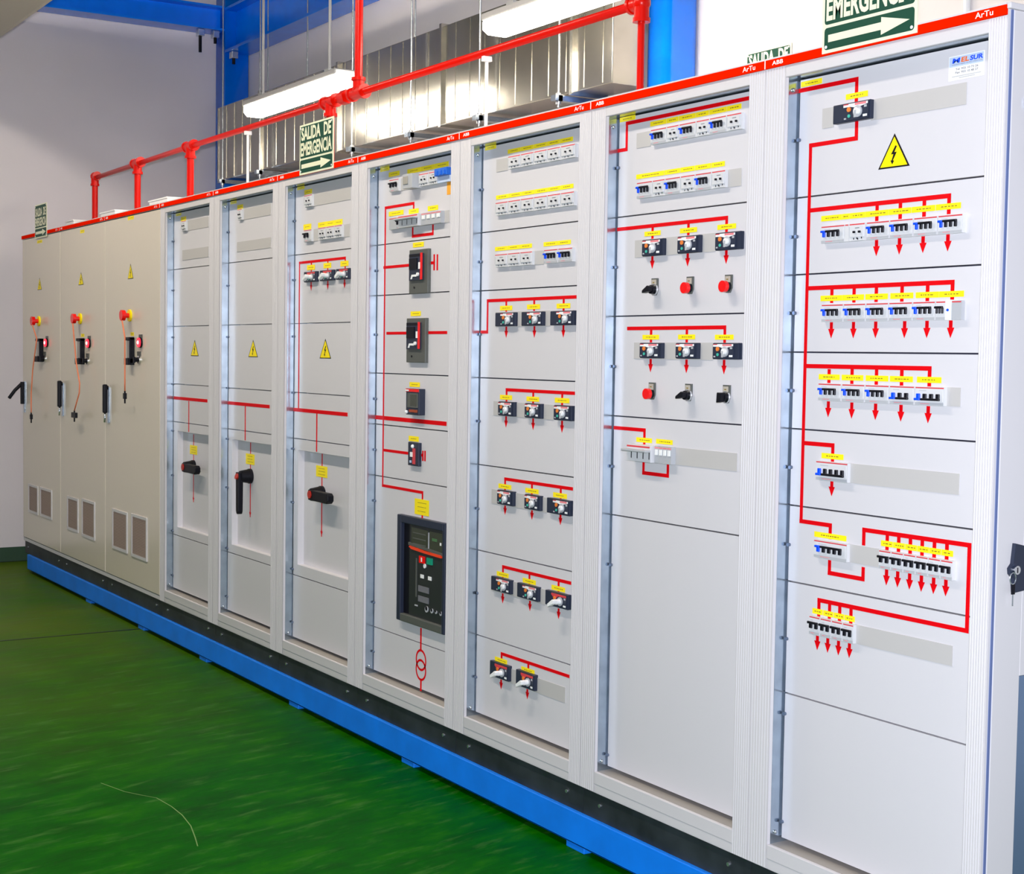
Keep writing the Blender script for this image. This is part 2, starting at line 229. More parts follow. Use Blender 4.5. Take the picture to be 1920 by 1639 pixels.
D = json.loads('''{"handles":[[-7.4763,1.2703,0],[-6.5069,1.2751,0],[-8.4322,1.2949,0]],"bx":[-8.508,-7.5458,-6.575,-5.5933,-4.8001,-4.0084,-3.2032,-2.3959,-1.5892,-0.7946,-0.011],"screws":{"c10":[2.141,1.891,1.692,1.489,1.287,1.082,0.831,0.63,0.338],"c9":[2.147,1.845,1.541,1.233,0.927,0.33],"c8":[2.15,1.898,1.643,1.336,1.025,0.723,0.722,0.42],"c7":[2.15,1.899,1.645,1.389,1.185,0.98,0.569,0.369]},"c10":{"lines":[[[-0.713,2.2689],[-0.5104,2.2689],[-0.5104,2.2125]],[[-0.5069,2.1696],[-0.5069,2.1228],[-0.669,2.1228],[-0.669,1.1486],[-0.5612,1.1486],[-0.5612,1.1131]],[[-0.6679,1.9559],[-0.2032,1.9559],[-0.2032,1.9134]],[[-0.663,1.7553],[-0.1849,1.7553],[-0.1849,1.7118]],[[-0.6607,1.5542],[-0.2463,1.5542],[-0.2463,1.5117]],[[-0.6611,1.3536],[-0.5598,1.3536],[-0.5598,1.3108]],[[-0.5604,1.0594],[-0.5604,1.0264],[-0.4425,1.0264],[-0.4425,1.0567]],[[-0.4435,1.1107],[-0.4435,1.1498],[-0.1111,1.1498],[-0.1111,0.9511],[-0.5947,0.9511],[-0.5947,0.9028]],[[-0.4299,1.9568],[-0.4299,1.9127]],[[-0.3537,1.9552],[-0.3537,1.9125]],[[-0.2783,1.9539],[-0.2783,1.9123]],[[-0.5779,1.7561],[-0.5779,1.7156]],[[-0.4999,1.7554],[-0.4999,1.7149]],[[-0.4245,1.7548],[-0.4245,1.7146]],[[-0.3405,1.7545],[-0.3405,1.7137]],[[-0.2602,1.7535],[-0.2602,1.7129]],[[-0.5801,1.5475],[-0.5801,1.5121]],[[-0.4993,1.5487],[-0.4993,1.5112]],[[-0.4162,1.5494],[-0.4162,1.5108]],[[-0.3335,1.5503],[-0.3335,1.5105]],[[-0.3652,1.147],[-0.3652,1.1045]],[[-0.3277,1.147],[-0.3277,1.1056]],[[-0.2903,1.1475],[-0.2903,1.105]],[[-0.2531,1.147],[-0.2531,1.1046]],[[-0.2154,1.1476],[-0.2154,1.1059]],[[-0.1774,1.1474],[-0.1774,1.1074]],[[-0.5561,0.9488],[-0.5561,0.9067]],[[-0.5198,0.9495],[-0.5198,0.9078]],[[-0.4802,0.9509],[-0.4802,0.9073]]],"arrows":[[-0.4284,1.8666,1.8273],[-0.3534,1.8666,1.8273],[-0.2788,1.8666,1.8273],[-0.2031,1.8666,1.8273],[-0.5766,1.6668,1.626],[-0.4989,1.6668,1.626],[-0.4235,1.6668,1.626],[-0.3291,1.6668,1.626],[-0.2589,1.6668,1.626],[-0.1868,1.6668,1.626],[-0.5799,1.4653,1.4246],[-0.4971,1.4653,1.4246],[-0.4162,1.4653,1.4246],[-0.3329,1.4653,1.4246],[-0.2471,1.4653,1.4246],[-0.5599,1.2627,1.2237],[-0.3642,1.061,1.0217],[-0.3279,1.061,1.0217],[-0.2896,1.061,1.0217],[-0.2524,1.061,1.0217],[-0.2146,1.061,1.0217],[-0.1774,1.061,1.0217],[-0.5971,0.8576,0.8204],[-0.5594,0.8576,0.8204],[-0.5209,0.8576,0.8204],[-0.4825,0.8576,0.8204]],"labels":[[-0.7095,-0.6327,2.2836,0.014],[-0.546,-0.4708,2.2291,0.014],[-0.6222,-0.5494,1.9314,0.014],[-0.5484,-0.5227,1.9314,0.014],[-0.5217,-0.4689,1.9314,0.014],[-0.468,-0.3913,1.9314,0.014],[-0.3904,-0.3182,1.9314,0.014],[-0.3169,-0.2437,1.9314,0.014],[-0.242,-0.1669,1.9314,0.014],[-0.6171,-0.5402,1.7279,0.014],[-0.5392,-0.4649,1.7279,0.014],[-0.4602,-0.3853,1.7279,0.014],[-0.3771,-0.3037,1.7279,0.014],[-0.2958,-0.2243,1.7279,0.014],[-0.2234,-0.1498,1.7279,0.014],[-0.6162,-0.5414,1.5273,0.014],[-0.5341,-0.4596,1.5273,0.014],[-0.4511,-0.3762,1.5273,0.014],[-0.3707,-0.2972,1.5273,0.014],[-0.2841,-0.2092,1.5273,0.014],[-0.5986,-0.5206,1.3255,0.014],[-0.6174,-0.5027,1.1207,0.014],[-0.3844,-0.346,1.1239,0.014],[-0.3447,-0.307,1.1239,0.014],[-0.3057,-0.2687,1.1239,0.014],[-0.2674,-0.2311,1.1239,0.014],[-0.2298,-0.1941,1.1239,0.014],[-0.1928,-0.1578,1.1239,0.014],[-0.6169,-0.5797,0.921,0.014],[-0.5777,-0.5412,0.921,0.014],[-0.5392,-0.5033,0.921,0.014],[-0.5014,-0.466,0.921,0.014]],"blanks":[[-0.6273,-0.5874,2.1607,2.211],[-0.4581,-0.1604,2.1607,2.211],[-0.1913,-0.15,1.4672,1.5115],[-0.5025,-0.146,1.2631,1.3122],[-0.4968,-0.3902,1.0632,1.1086],[-0.4637,-0.1499,0.8614,0.9091]],"mods":[["rc4",-0.6106,-0.5268,1.8672,1.911],["blank2",-0.5268,-0.5124,1.8672,1.911],["sock",-0.5114,-0.4569,1.8672,1.911],["rc4",-0.4522,-0.3764,1.8672,1.911],["rc4",-0.375,-0.301,1.8672,1.911],["rc4",-0.2988,-0.2262,1.8672,1.911],["rc4",-0.2241,-0.1507,1.8672,1.911],["rc4",-0.6022,-0.5247,1.6674,1.7122],["rc4",-0.5232,-0.4479,1.6674,1.7122],["rc4",-0.446,-0.3723,1.6674,1.7122],["rc4",-0.3705,-0.2954,1.6674,1.7122],["rc4n",-0.2941,-0.2246,1.6674,1.7122],["bk3",-0.2233,-0.1932,1.6674,1.7122],["relay",-0.1923,-0.1766,1.6674,1.7122],["plain",-0.1758,-0.1459,1.6674,1.7122],["rc4",-0.6063,-0.5244,1.4672,1.5115],["rc4",-0.5214,-0.443,1.4672,1.5115],["rc4",-0.4411,-0.3623,1.4672,1.5115],["dn3",-0.3605,-0.281,1.4672,1.5115],["dn4",-0.2793,-0.1894,1.4672,1.5115],["dn5",-0.6074,-0.4935,1.2631,1.3122],["up6",-0.6075,-0.4882,1.0632,1.1086],["bk2",-0.3806,-0.3408,1.0632,1.1086],["bk2",-0.3399,-0.3008,1.0632,1.1086],["bk2",-0.2999,-0.2616,1.0632,1.1086],["bk2",-0.2607,-0.2231,1.0632,1.1086],["bk2",-0.2223,-0.1853,1.0632,1.1086],["bk2",-0.1845,-0.1482,1.0632,1.1086],["bk2",-0.6176,-0.5777,0.8614,0.9091],["bk2",-0.5764,-0.5371,0.8614,0.9091],["bk2",-0.5358,-0.4973,0.8614,0.9091],["bk2",-0.496,-0.4582,0.8614,0.9091]],"mccb":[["l",false,-0.5768,-0.4487,2.1642,2.2109]],"tri":[[-0.3788,2.0376,2.1202,0.1019]],"btn":[],"tick10":0,"sticker":[-0.2157,-0.1126,2.2198,2.2757]},"c9":{"lines":[[[-1.51,2.1994],[-1.4693,2.1994],[-1.4693,2.2773],[-0.911,2.2773]],[[-1.5045,1.9602],[-0.9952,1.9602],[-0.9952,1.9198]],[[-1.4428,1.6572],[-0.9925,1.6572],[-0.9925,1.6141]],[[-1.5031,1.3526],[-1.3515,1.3526],[-1.3515,1.3091]],[[-1.3529,1.2624],[-1.3529,1.2242],[-1.2349,1.2242],[-1.2349,1.2613]],[[-1.3315,1.9606],[-1.3315,1.9197]],[[-1.1631,1.9584],[-1.1631,1.9195]],[[-1.3287,1.6571],[-1.3287,1.6138]],[[-1.1601,1.6559],[-1.1601,1.614]]],"arrows":[[-1.3298,1.8714,1.8328],[-1.1635,1.8714,1.8328],[-0.9938,1.8714,1.8328],[-1.3282,1.5671,1.5266],[-1.1588,1.5671,1.5266],[-0.9926,1.5671,1.5266]],"labels":[[-1.5052,-1.4266,2.2913,0.014],[-1.3518,-1.2749,2.2602,0.014],[-1.2733,-1.2185,2.2602,0.014],[-1.2164,-1.1402,2.2602,0.014],[-1.1386,-1.0816,2.2602,0.014],[-1.0795,-1.0049,2.2602,0.014],[-1.0034,-0.9435,2.2602,0.014],[-1.4162,-1.281,2.1111,0.014],[-1.2793,-1.2059,2.1111,0.014],[-1.2037,-1.1403,2.1111,0.014],[-1.1382,-1.0677,2.1111,0.014],[-1.0657,-1.0081,2.1111,0.014],[-1.3695,-1.2916,1.9375,0.014],[-1.2004,-1.1234,1.9364,0.014],[-1.0332,-0.9545,1.9357,0.014],[-1.3693,-1.2891,1.6307,0.014],[-1.1987,-1.1213,1.631,0.014],[-1.0333,-0.9541,1.6299,0.014],[-1.39,-1.313,1.3226,0.014],[-1.2926,-1.2143,1.323,0.014]],"blanks":[[-1.4172,-1.3485,2.1962,2.2411],[-1.0023,-0.9355,2.0436,2.0918],[-1.4153,-1.0396,1.8699,1.9216],[-1.4098,-1.0403,1.5661,1.6147],[-1.2087,-0.9266,1.2599,1.3101]],"mods":[["rc4",-1.3353,-1.2598,2.1962,2.2411],["sock",-1.2576,-1.202,2.1962,2.2411],["rc4",-1.1999,-1.1251,2.1962,2.2411],["sock",-1.123,-1.0657,2.1962,2.2411],["rc4",-1.0636,-0.9927,2.1962,2.2411],["sock",-0.9908,-0.9292,2.1962,2.2411],["rc4",-1.3988,-1.3229,2.0436,2.0918],["sock",-1.3207,-1.2625,2.0436,2.0918],["rc4",-1.2603,-1.1905,2.0436,2.0918],["sock",-1.1883,-1.1241,2.0436,2.0918],["rc4",-1.122,-1.0518,2.0436,2.0918],["sock",-1.0497,-0.9914,2.0436,2.0918],["fuse4",-1.3989,-1.2811,1.2599,1.3101],["surge4",-1.2787,-1.1978,1.2599,1.3101]],"mccb":[["c",false,-1.3625,-1.262,1.87,1.9194],["c",false,-1.194,-1.0959,1.87,1.9194],["r",false,-1.0258,-0.9202,1.87,1.9194],["c",false,-1.3647,-1.2597,1.5682,1.614],["c",false,-1.1923,-1.0944,1.5682,1.614],["r",false,-1.0259,-0.9173,1.5682,1.614]],"tri":[],"btn":[["knob",-1.3271,1.7541,1.8042],["red",-1.1619,1.7533,1.8033],["red",-0.9931,1.7523,1.8023],["red",-1.3302,1.4458,1.4962],["knob",-1.1582,1.4468,1.4966],["knob2",-0.9909,1.4466,1.4972]]},"c8":{"lines":[[[-2.3108,1.651],[-2.271,1.651],[-2.271,1.7601],[-1.7284,1.7601]],[[-2.1369,1.4076],[-2.1369,1.4522],[-1.7284,1.4522]],[[-2.1379,1.1046],[-2.1379,1.1444],[-1.7301,1.1444]],[[-2.1434,0.7972],[-2.1434,0.8389],[-1.7308,0.8389]],[[-2.144,0.4962],[-2.144,0.5345],[-1.7315,0.5345]],[[-2.1474,1.7576],[-2.1474,1.7158]],[[-1.9711,1.7584],[-1.9711,1.7172]],[[-1.7956,1.7574],[-1.7956,1.7174]],[[-1.9682,1.4526],[-1.9682,1.4118]],[[-1.7949,1.4527],[-1.7949,1.4109]],[[-1.9671,1.1452],[-1.9671,1.1036]],[[-1.7942,1.1448],[-1.7942,1.1034]],[[-1.9739,0.8409],[-1.9739,0.7962]],[[-1.7975,0.8398],[-1.7975,0.7964]],[[-1.9721,0.5341],[-1.9721,0.4985]]],"arrows":[[-2.145,1.6703,1.6303],[-1.9673,1.6703,1.6303],[-1.7947,1.6703,1.6303],[-2.1376,1.3609,1.322],[-1.9662,1.3609,1.322],[-1.7933,1.3609,1.322],[-2.1355,1.0546,1.0201],[-1.9645,1.0546,1.0201],[-1.7934,1.0546,1.0201],[-2.1425,0.7464,0.711],[-1.9682,0.7464,0.711],[-1.7949,0.7464,0.711],[-2.1448,0.4432,0.4091],[-1.9757,0.4432,0.4091]],"labels":[[-2.3016,-2.2282,2.2917,0.014],[-2.1508,-2.0693,2.2646,0.014],[-2.0675,-1.9882,2.2646,0.014],[-1.9864,-1.9092,2.2646,0.014],[-1.9075,-1.8323,2.2646,0.014],[-1.8307,-1.7575,2.2646,0.014],[-2.2233,-2.1406,2.1148,0.014],[-2.1387,-2.0583,2.1148,0.014],[-2.0564,-1.9781,2.1148,0.014],[-1.9764,-1.9001,2.1148,0.014],[-1.8984,-1.8242,2.1148,0.014],[-1.8225,-1.7502,2.1148,0.014],[-2.2249,-2.1456,1.9376,0.014],[-2.1437,-2.0665,1.9376,0.014],[-2.0647,-1.9895,1.9376,0.014],[-1.9182,-1.8385,1.9372,0.014],[-1.8368,-1.7598,1.9372,0.014],[-2.1869,-2.1076,1.7325,0.016],[-2.0137,-1.9341,1.7335,0.016],[-1.8352,-1.7563,1.7328,0.016],[-2.1784,-2.1001,1.426,0.016],[-2.0079,-1.931,1.4255,0.016],[-1.8364,-1.7526,1.4268,0.016],[-2.1796,-2.0965,1.118,0.016],[-2.0064,-1.9249,1.1175,0.016],[-1.837,-1.7572,1.1168,0.016],[-2.1825,-2.1052,0.8113,0.016],[-2.0139,-1.9332,0.8109,0.016],[-1.8374,-1.7585,0.8113,0.016],[-2.1866,-2.1065,0.51,0.016],[-2.0146,-1.9321,0.5075,0.016]],"blanks":[[-2.2232,-2.1478,2.2024,2.2458],[-1.9834,-1.9152,1.8728,1.918],[-2.215,-1.8713,1.6689,1.7195],[-2.2195,-1.8391,1.3612,1.4107],[-2.2242,-1.8735,1.0527,1.1029],[-2.2198,-1.874,0.7463,0.7971],[-2.2198,-1.7466,0.444,0.4945]],"mods":[["sock",-2.1305,-2.0517,2.2024,2.2458],["sock",-2.0499,-1.9714,2.2024,2.2458],["sock",-1.9691,-1.8904,2.2024,2.2458],["sock",-1.8881,-1.8122,2.2024,2.2458],["sock",-1.8099,-1.7278,2.2024,2.2458],["sock",-2.2091,-2.1287,2.0506,2.0956],["sock",-2.1262,-2.0474,2.0506,2.0956],["sock",-2.0449,-1.967,2.0506,2.0956],["sock",-1.9647,-1.886,2.0506,2.0956],["sock",-1.8836,-1.8076,2.0506,2.0956],["sock",-1.8054,-1.7298,2.0506,2.0956],["sock",-2.2074,-2.1262,1.8728,1.918],["sock",-2.1237,-2.0466,1.8728,1.918],["sock",-2.0441,-1.9697,1.8728,1.918],["rc4n",-1.8988,-1.8176,1.8728,1.918],["rc4n",-1.8153,-1.7338,1.8728,1.918]],"mccb":[["l",false,-2.1973,-2.0698,1.6699,1.7168],["l",false,-2.0285,-1.8985,1.6699,1.7168],["l",false,-1.8532,-1.7208,1.6699,1.7168],["c",false,-2.1674,-2.0674,1.3628,1.4118],["c",false,-1.9971,-1.8996,1.3628,1.4118],["c",false,-1.8211,-1.721,1.3628,1.4118],["c",false,-2.1653,-2.0651,1.0565,1.1063],["c",false,-1.9895,-1.8966,1.0565,1.1063],["l",false,-1.8552,-1.7218,1.0565,1.1063],["l",false,-2.1999,-2.0724,0.7524,0.8011],["l",false,-2.0299,-1.901,0.7524,0.8011],["l",true,-1.8556,-1.7228,0.7524,0.8011],["l",true,-2.1999,-2.0761,0.4498,0.5036],["l",true,-2.0292,-1.9121,0.4498,0.5036]],"tri":[],"btn":[]},"c7":{"lines":[[[-2.8254,2.1122],[-2.8254,2.1426],[-3.0593,2.1426],[-3.0593,1.0465],[-2.7291,1.0465],[-2.7291,0.9472]],[[-2.8311,2.0535],[-2.8311,2.0182],[-2.6727,2.0182],[-2.6727,2.0534]],[[-3.0659,1.9094],[-2.858,1.9094]],[[-2.7049,1.9103],[-2.6599,1.9103]],[[-2.6599,1.9415],[-2.6599,1.8818]],[[-2.6361,1.9403],[-2.6361,1.8809]],[[-3.0341,1.6503],[-2.874,1.6503]],[[-2.7194,1.6509],[-2.561,1.6509]],[[-3.0474,1.188],[-2.8505,1.188]],[[-2.7587,1.1879],[-2.7298,1.1879]],[[-2.7297,1.2052],[-2.7297,1.1662]],[[-2.7132,1.2062],[-2.7132,1.1665]],[[-2.7285,0.529],[-2.7285,0.4459]],[[-2.7242,0.3272],[-2.7242,0.287]]],"arrows":[],"labels":[[-3.1057,-3.0287,2.294,0.014],[-3.0323,-2.9423,2.2688,0.018],[-2.8783,-2.7694,2.2659,0.018],[-2.7679,-2.6625,2.2659,0.018],[-2.661,-2.559,2.2659,0.018],[-3.0289,-2.9066,2.1156,0.018],[-2.8628,-2.7847,2.1124,0.018],[-2.7122,-2.6338,2.1133,0.018],[-2.8259,-2.7408,1.9837,0.018],[-2.838,-2.7585,1.7235,0.018],[-2.8405,-2.759,1.4538,0.018],[-2.8428,-2.7627,1.2465,0.02],[-2.7885,-2.6762,0.9901,0.06]],"blanks":[[-2.9457,-2.8633,2.1986,2.2458],[-2.5985,-2.5477,2.052,2.0966]],"mods":[["bk3s",-3.0082,-2.9282,2.1986,2.2458],["meter",-2.8446,-2.7668,2.1986,2.2458],["sock",-2.7652,-2.6923,2.1986,2.2458],["sock",-2.6893,-2.6238,2.1986,2.2458],["blueu",-2.6224,-2.5295,2.1986,2.2458],["plain",-3.0048,-2.9433,2.052,2.0966],["bk3s",-2.9417,-2.8966,2.052,2.0966],["fuse4",-2.8934,-2.7372,2.052,2.0966],["surge4",-2.7349,-2.5821,2.052,2.0966]],"mccb":[],"tri":[],"btn":[],"bus":[[[-3.1276,1.3154],[-2.5599,1.3154]]],"orange":[-2.5697,-2.5495,2.1529,2.1997],"big":[[-2.8312,-2.6787,1.7981,1.9645],[-2.847,-2.6915,1.5379,1.706]],"unit":[-2.8186,-2.6911,1.3398,1.4389],"small":[-2.8242,-2.733,1.1447,1.2341],"acb":[-2.8959,-2.5205,0.5379,0.9498],"rings":[-2.7252,0.3276,0.4463,0.0912]},"c6":{"lines":[[[-3.88,1.3138],[-3.88,1.9637],[-3.4185,1.9637],[-3.4185,1.9158]],[[-3.7548,1.9604],[-3.7548,1.9182]],[[-3.588,1.9612],[-3.588,1.9183]],[[-3.6864,1.308],[-3.6864,1.1416]]],"arrows":[[-3.7559,1.8749,1.8375],[-3.5864,1.8749,1.8375],[-3.423,1.8749,1.8375]],"labels":[[-3.9084,-3.832,2.2905,0.014],[-3.8316,-3.7527,2.2675,0.02],[-3.8386,-3.758,2.1163,0.024],[-3.6871,-3.6061,2.1155,0.022],[-3.6048,-3.5256,2.1155,0.022],[-3.5243,-3.4468,2.1155,0.022],[-3.7983,-3.717,1.9386,0.022],[-3.6284,-3.5532,1.9398,0.022],[-3.4621,-3.3865,1.9408,0.022]],"blanks":[[-3.7476,-3.3712,2.201,2.2514],[-3.7502,-3.6859,2.0499,2.1018],[-3.4469,-3.3754,2.0499,2.1018]],"mods":[["sock",-3.8096,-3.7282,2.201,2.2514],["mcb2",-3.8111,-3.7308,2.0499,2.1018],["sock",-3.6615,-3.5844,2.0499,2.1018],["sock",-3.5818,-3.5037,2.0499,2.1018],["sock",-3.5012,-3.4285,2.0499,2.1018]],"mccb":[["l",true,-3.8035,-3.6763,1.8747,1.9195],["l",true,-3.6393,-3.5098,1.8747,1.9195],["l",true,-3.4783,-3.3543,1.8747,1.9195]],"tri":[[-3.6055,1.5452,1.6294,0.1149]],"btn":[],"bus":[[[-3.9411,1.3151],[-3.391,1.3151]]],"inset":{"x0":-3.8805,"z0":0.626,"z1":1.1375,"dep":0.03,"dd":0.027335983439766995,"line":[-3.6936,1.1319,0.7695],"lab":[-3.7526,-3.6385,1.0297,1.0782],"h":[-3.6215,0.9563]}},"c5":{"lines":[[[-4.5006,1.3102],[-4.5006,1.1451]]],"arrows":[],"labels":[[-4.7001,-4.6241,2.2896,0.014],[-4.6121,-4.5409,2.2609,0.022]],"blanks":[[-4.5486,-4.2017,2.1971,2.2489],[-4.6129,-4.1993,2.0474,2.0953]],"mods":[["sock",-4.5814,-4.5269,2.1971,2.2489]],"mccb":[],"tri":[[-4.4074,1.5441,1.6257,0.1168]],"btn":[],"bus":[[[-4.7269,1.3174],[-4.213,1.3174]]],"inset":{"x0":-4.6675,"z0":0.6246,"z1":1.1415,"dep":0.03,"dd":0.02483343856536384,"line":[-4.5059,1.134,0.7735],"lab":[-4.5623,-4.4541,1.0282,1.0791],"h":[-4.4338,0.9604]}},"c4":{"lines":[[[-5.2774,1.3073],[-5.2774,1.1457]]],"arrows":[],"labels":[[-5.4803,-5.3999,2.287,0.014],[-5.4037,-5.3246,2.2592,0.022]],"blanks":[[-5.3206,-4.9991,2.1931,2.2461],[-5.3786,-4.9975,2.0433,2.0958]],"mods":[["sock",-5.3656,-5.2967,2.1931,2.2461]],"mccb":[],"tri":[[-5.1928,1.5425,1.6264,0.1149]],"btn":[],"bus":[[[-5.5034,1.3171],[-5.0148,1.3171]]],"inset":{"x0":-5.4489,"z0":0.6285,"z1":1.1425,"dep":0.03,"dd":0.02424849198559069,"line":[-5.2859,1.132,0.7742],"lab":[-5.339,-5.2319,1.0269,1.0739],"h":[-5.2069,0.9614]}},"c1":{"lines":[],"arrows":[],"labels":[[-8.1103,-7.9849,2.2895,0.02]],"blanks":[],"mods":[],"mccb":[],"tri":[[-8.0512,1.9647,2.0466,0.1077]],"btn":[],"estop":[-8.0609,1.7545],"dev":[-8.1096,-7.9909,1.4897,1.6363],"lamp":[-7.9022,1.608],"knob":[-7.9205,1.5145],"cord":[[-7.8858,1.7373],[-7.9044,1.6351],[-8.0142,1.4189],[-8.0521,1.2669],[-8.0534,1.1342]],"vents":[[-8.3472,-8.0942,0.4316,0.6296],[-8.0375,-7.7429,0.4344,0.632]]},"c2":{"lines":[],"arrows":[],"labels":[[-7.0901,-7.0029,2.2953,0.02]],"blanks":[],"mods":[],"mccb":[],"tri":[[-7.0756,1.9667,2.046,0.1121]],"btn":[],"estop":[-7.0855,1.758],"dev":[-7.141,-7.0316,1.4852,1.6365],"lamp":[-6.936,1.6062],"knob":[-6.9303,1.5102],"cord":[[-6.9769,1.7365],[-6.9776,1.4877],[-6.903,1.3605],[-6.9121,1.3004],[-7.0181,1.1891]],"vents":[[-7.3779,-7.1305,0.4141,0.6291],[-7.0506,-6.7778,0.4055,0.6412]]},"c3":{"lines":[],"arrows":[],"labels":[[-6.1487,-6.0435,2.3121,0.02]],"blanks":[],"mods":[],"mccb":[],"tri":[[-6.1,1.97,2.0551,0.1004]],"btn":[],"estop":[-6.1041,1.7636],"dev":[-6.1618,-6.0658,1.4945,1.6411],"lamp":[-5.9547,1.6111],"knob":[-5.9421,1.5278],"cord":[[-6.0149,1.718],[-6.0147,1.6399],[-6.0138,1.3385]],"vents":[[-6.4269,-6.1462,0.4032,0.6382],[-6.0717,-5.7973,0.3998,0.6432]]}}''')
D['c10']['lines'] = [[[min(p[0], -0.078), p[1]] for p in L] for L in D['c10']['lines']]
YP = 0.047
# ------------------------------------------------------------------ room shell
XL, YB, ZC = -9.0, 1.80, 4.45
b = MB(); b.box(XL-0.2, 5.0, -7.0, YB+0.2, -0.2, 0.0, floorm)
tag(b.build('floor'), kind='structure')
b = MB()
b.box(-5.950, -5.934, -7.0, 0.9, 0.0, 0.0012, black)
tag(b.build('trim_1'), kind='structure')
b = MB(); b.box(-8.985, -8.962, -7.0, 0.9, 0.0, 0.0012, black); tag(b.build('trim_3'), kind='structure')
b = MB(); b.box(XL-0.2, XL, -7.0, YB+0.2, 0.0, ZC, wallm); tag(b.build('wall_left'), kind='structure')
b = MB(); b.box(XL, 5.0, YB, YB+0.2, 0.0, ZC, backm); tag(b.build('wall_back'), kind='structure')
skirt = mat('green_skirting', (0.02, 0.06, 0.03), 0.5, var=0.2)
b = MB(); b.box(XL, XL+0.012, -7.0, YB, 0.0, 0.105, skirt); tag(b.build('baseboard_left'), kind='structure')
b = MB()
b.box(XL-0.2, 5.0, -7.0, YB+0.2, ZC, ZC+0.1, ceilm)
for i in range(46): b.box(XL+0.3*i, XL+0.3*i+0.06, -7.0, YB, ZC-0.04, ZC, ceilm)
tag(b.build('ceiling'), kind='structure')
# curved hairline scratch on the floor
sc = MB(); cs = mat('floor_scratch', (0.14, 0.26, 0.06), 0.5)
def arc(P, w):
    V = []
    for i, p in enumerate(P):
        d = Vector(P[min(i+1, len(P)-1)]) - Vector(P[max(i-1, 0)]); d.normalize(); n = Vector((-d.y, d.x))
        V += [(p[0]+n.x*w, p[1]+n.y*w, 0.0007), (p[0]-n.x*w, p[1]-n.y*w, 0.0007)]
    sc.poly(V, [(2*i, 2*i+1, 2*i+3, 2*i+2) for i in range(len(P)-1)], cs)
arc([(-3.077, -1.076), (-2.932, -1.035), (-2.869, -1.001), (-2.803, -0.961), (-2.682, -0.949), (-2.572, -0.950), (-2.448, -0.965), (-2.327, -0.994), (-2.242, -1.017)], 0.0018)
tag(sc.build('trim_2'), kind='structure')
# blue steel frame of the hall
def column(x0, x1, y0, y1, label, r=0.03):
    b = MB(); n = 5; P = []
    for cx, cy, a0 in ((x1-r, y0+r, -90), (x1-r, y1-r, 0), (x0+r, y1-r, 90), (x0+r, y0+r, 180)):
        for k in range(n+1):
            t = math.radians(a0+90*k/n); P.append((cx+r*math.cos(t), cy+r*math.sin(t)))
    N = len(P); b.poly([(x, y, 0) for x, y in P]+[(x, y, ZC-0.05) for x, y in P], [(i, (i+1) % N, (i+1) % N+N, i+N) for i in range(N)]+[tuple(range(N, 2*N))], bluepaint, True)
    tag(b.build('steel_column'), label, 'column', 'blue steel columns')
column(-8.995, -8.80, 1.60, 1.795, 'blue steel column in the far left corner of the room, behind the duct end', 0.008)
column(-3.46, -3.29, 1.60, 1.795, 'bright blue steel column right of the metal duct, behind the red pipe', 0.045)
def beam(name_pts, label):
    b = MB()
    for bb in name_pts: b.box(*bb, bluepaint)
    tag(b.build('steel_beam'), label, 'beam', 'blue steel beams')
beam([(-8.995, -8.80, -6.5, 1.597, 4.025, 4.04), (-8.995, -8.80, -6.5, 1.597, 4.195, 4.21), (-8.905, -8.89, -6.5, 1.597, 4.04, 4.195)], 'blue steel I-beam along the left wall under the ceiling')
beam([(-8.797, 4.5, 1.60, 1.795, 3.86, 3.88), (-8.797, 4.5, 1.60, 1.795, 4.18, 4.20), (-8.797, 4.5, 1.69, 1.71, 3.88, 4.18)], 'blue steel I-beam along the back wall above the duct')
for (cx, cy, cz, lab, wall) in ((-8.85, 1.42, 4.02, 'small dark beam clamp with a hanging bolt under the left blue beam', 0), (-8.85, 1.54, 4.02, 'smaller beam clamp without bolt under the left blue beam, next to the column', 0), (-8.72, 1.64, 3.855, 'small dark beam clamp under the back blue beam, right of the corner column', 0)):
    e = empty('beam_clamp', (cx, cy, cz)); tag(e, lab, 'clamp')
    b = MB(); b.box(cx-0.03, cx+0.03, cy-0.025, cy+0.025, cz-0.05, cz+0.004, steel); b.build('clamp_body', e, 0.004)
    b = MB(); b.cyl((cx, cy, cz-0.03), (cx, cy, cz-(0.17 if cy < 1.5 else 0.09)), 0.012, black); b.build('bolt', e)
# beige duct under the ceiling, far left
e = empty('ceiling_duct', (-7.2, -0.58, 3.58)); tag(e, 'beige sheet metal duct under the ceiling in the upper left corner', 'duct')
b = MB(); b.box(-8.99, -5.5, -0.85, -0.27, 3.57, 3.95, beige); b.build('duct_body', e, 0.06, 4)
for x in (-8.2, -7.2, -6.2):
    for y in (-0.80, -0.38): b = MB(); b.cyl((x, y, 3.95), (x, y, ZC-0.041), 0.006, steel, n=8); b.build('hanger_rod', e)
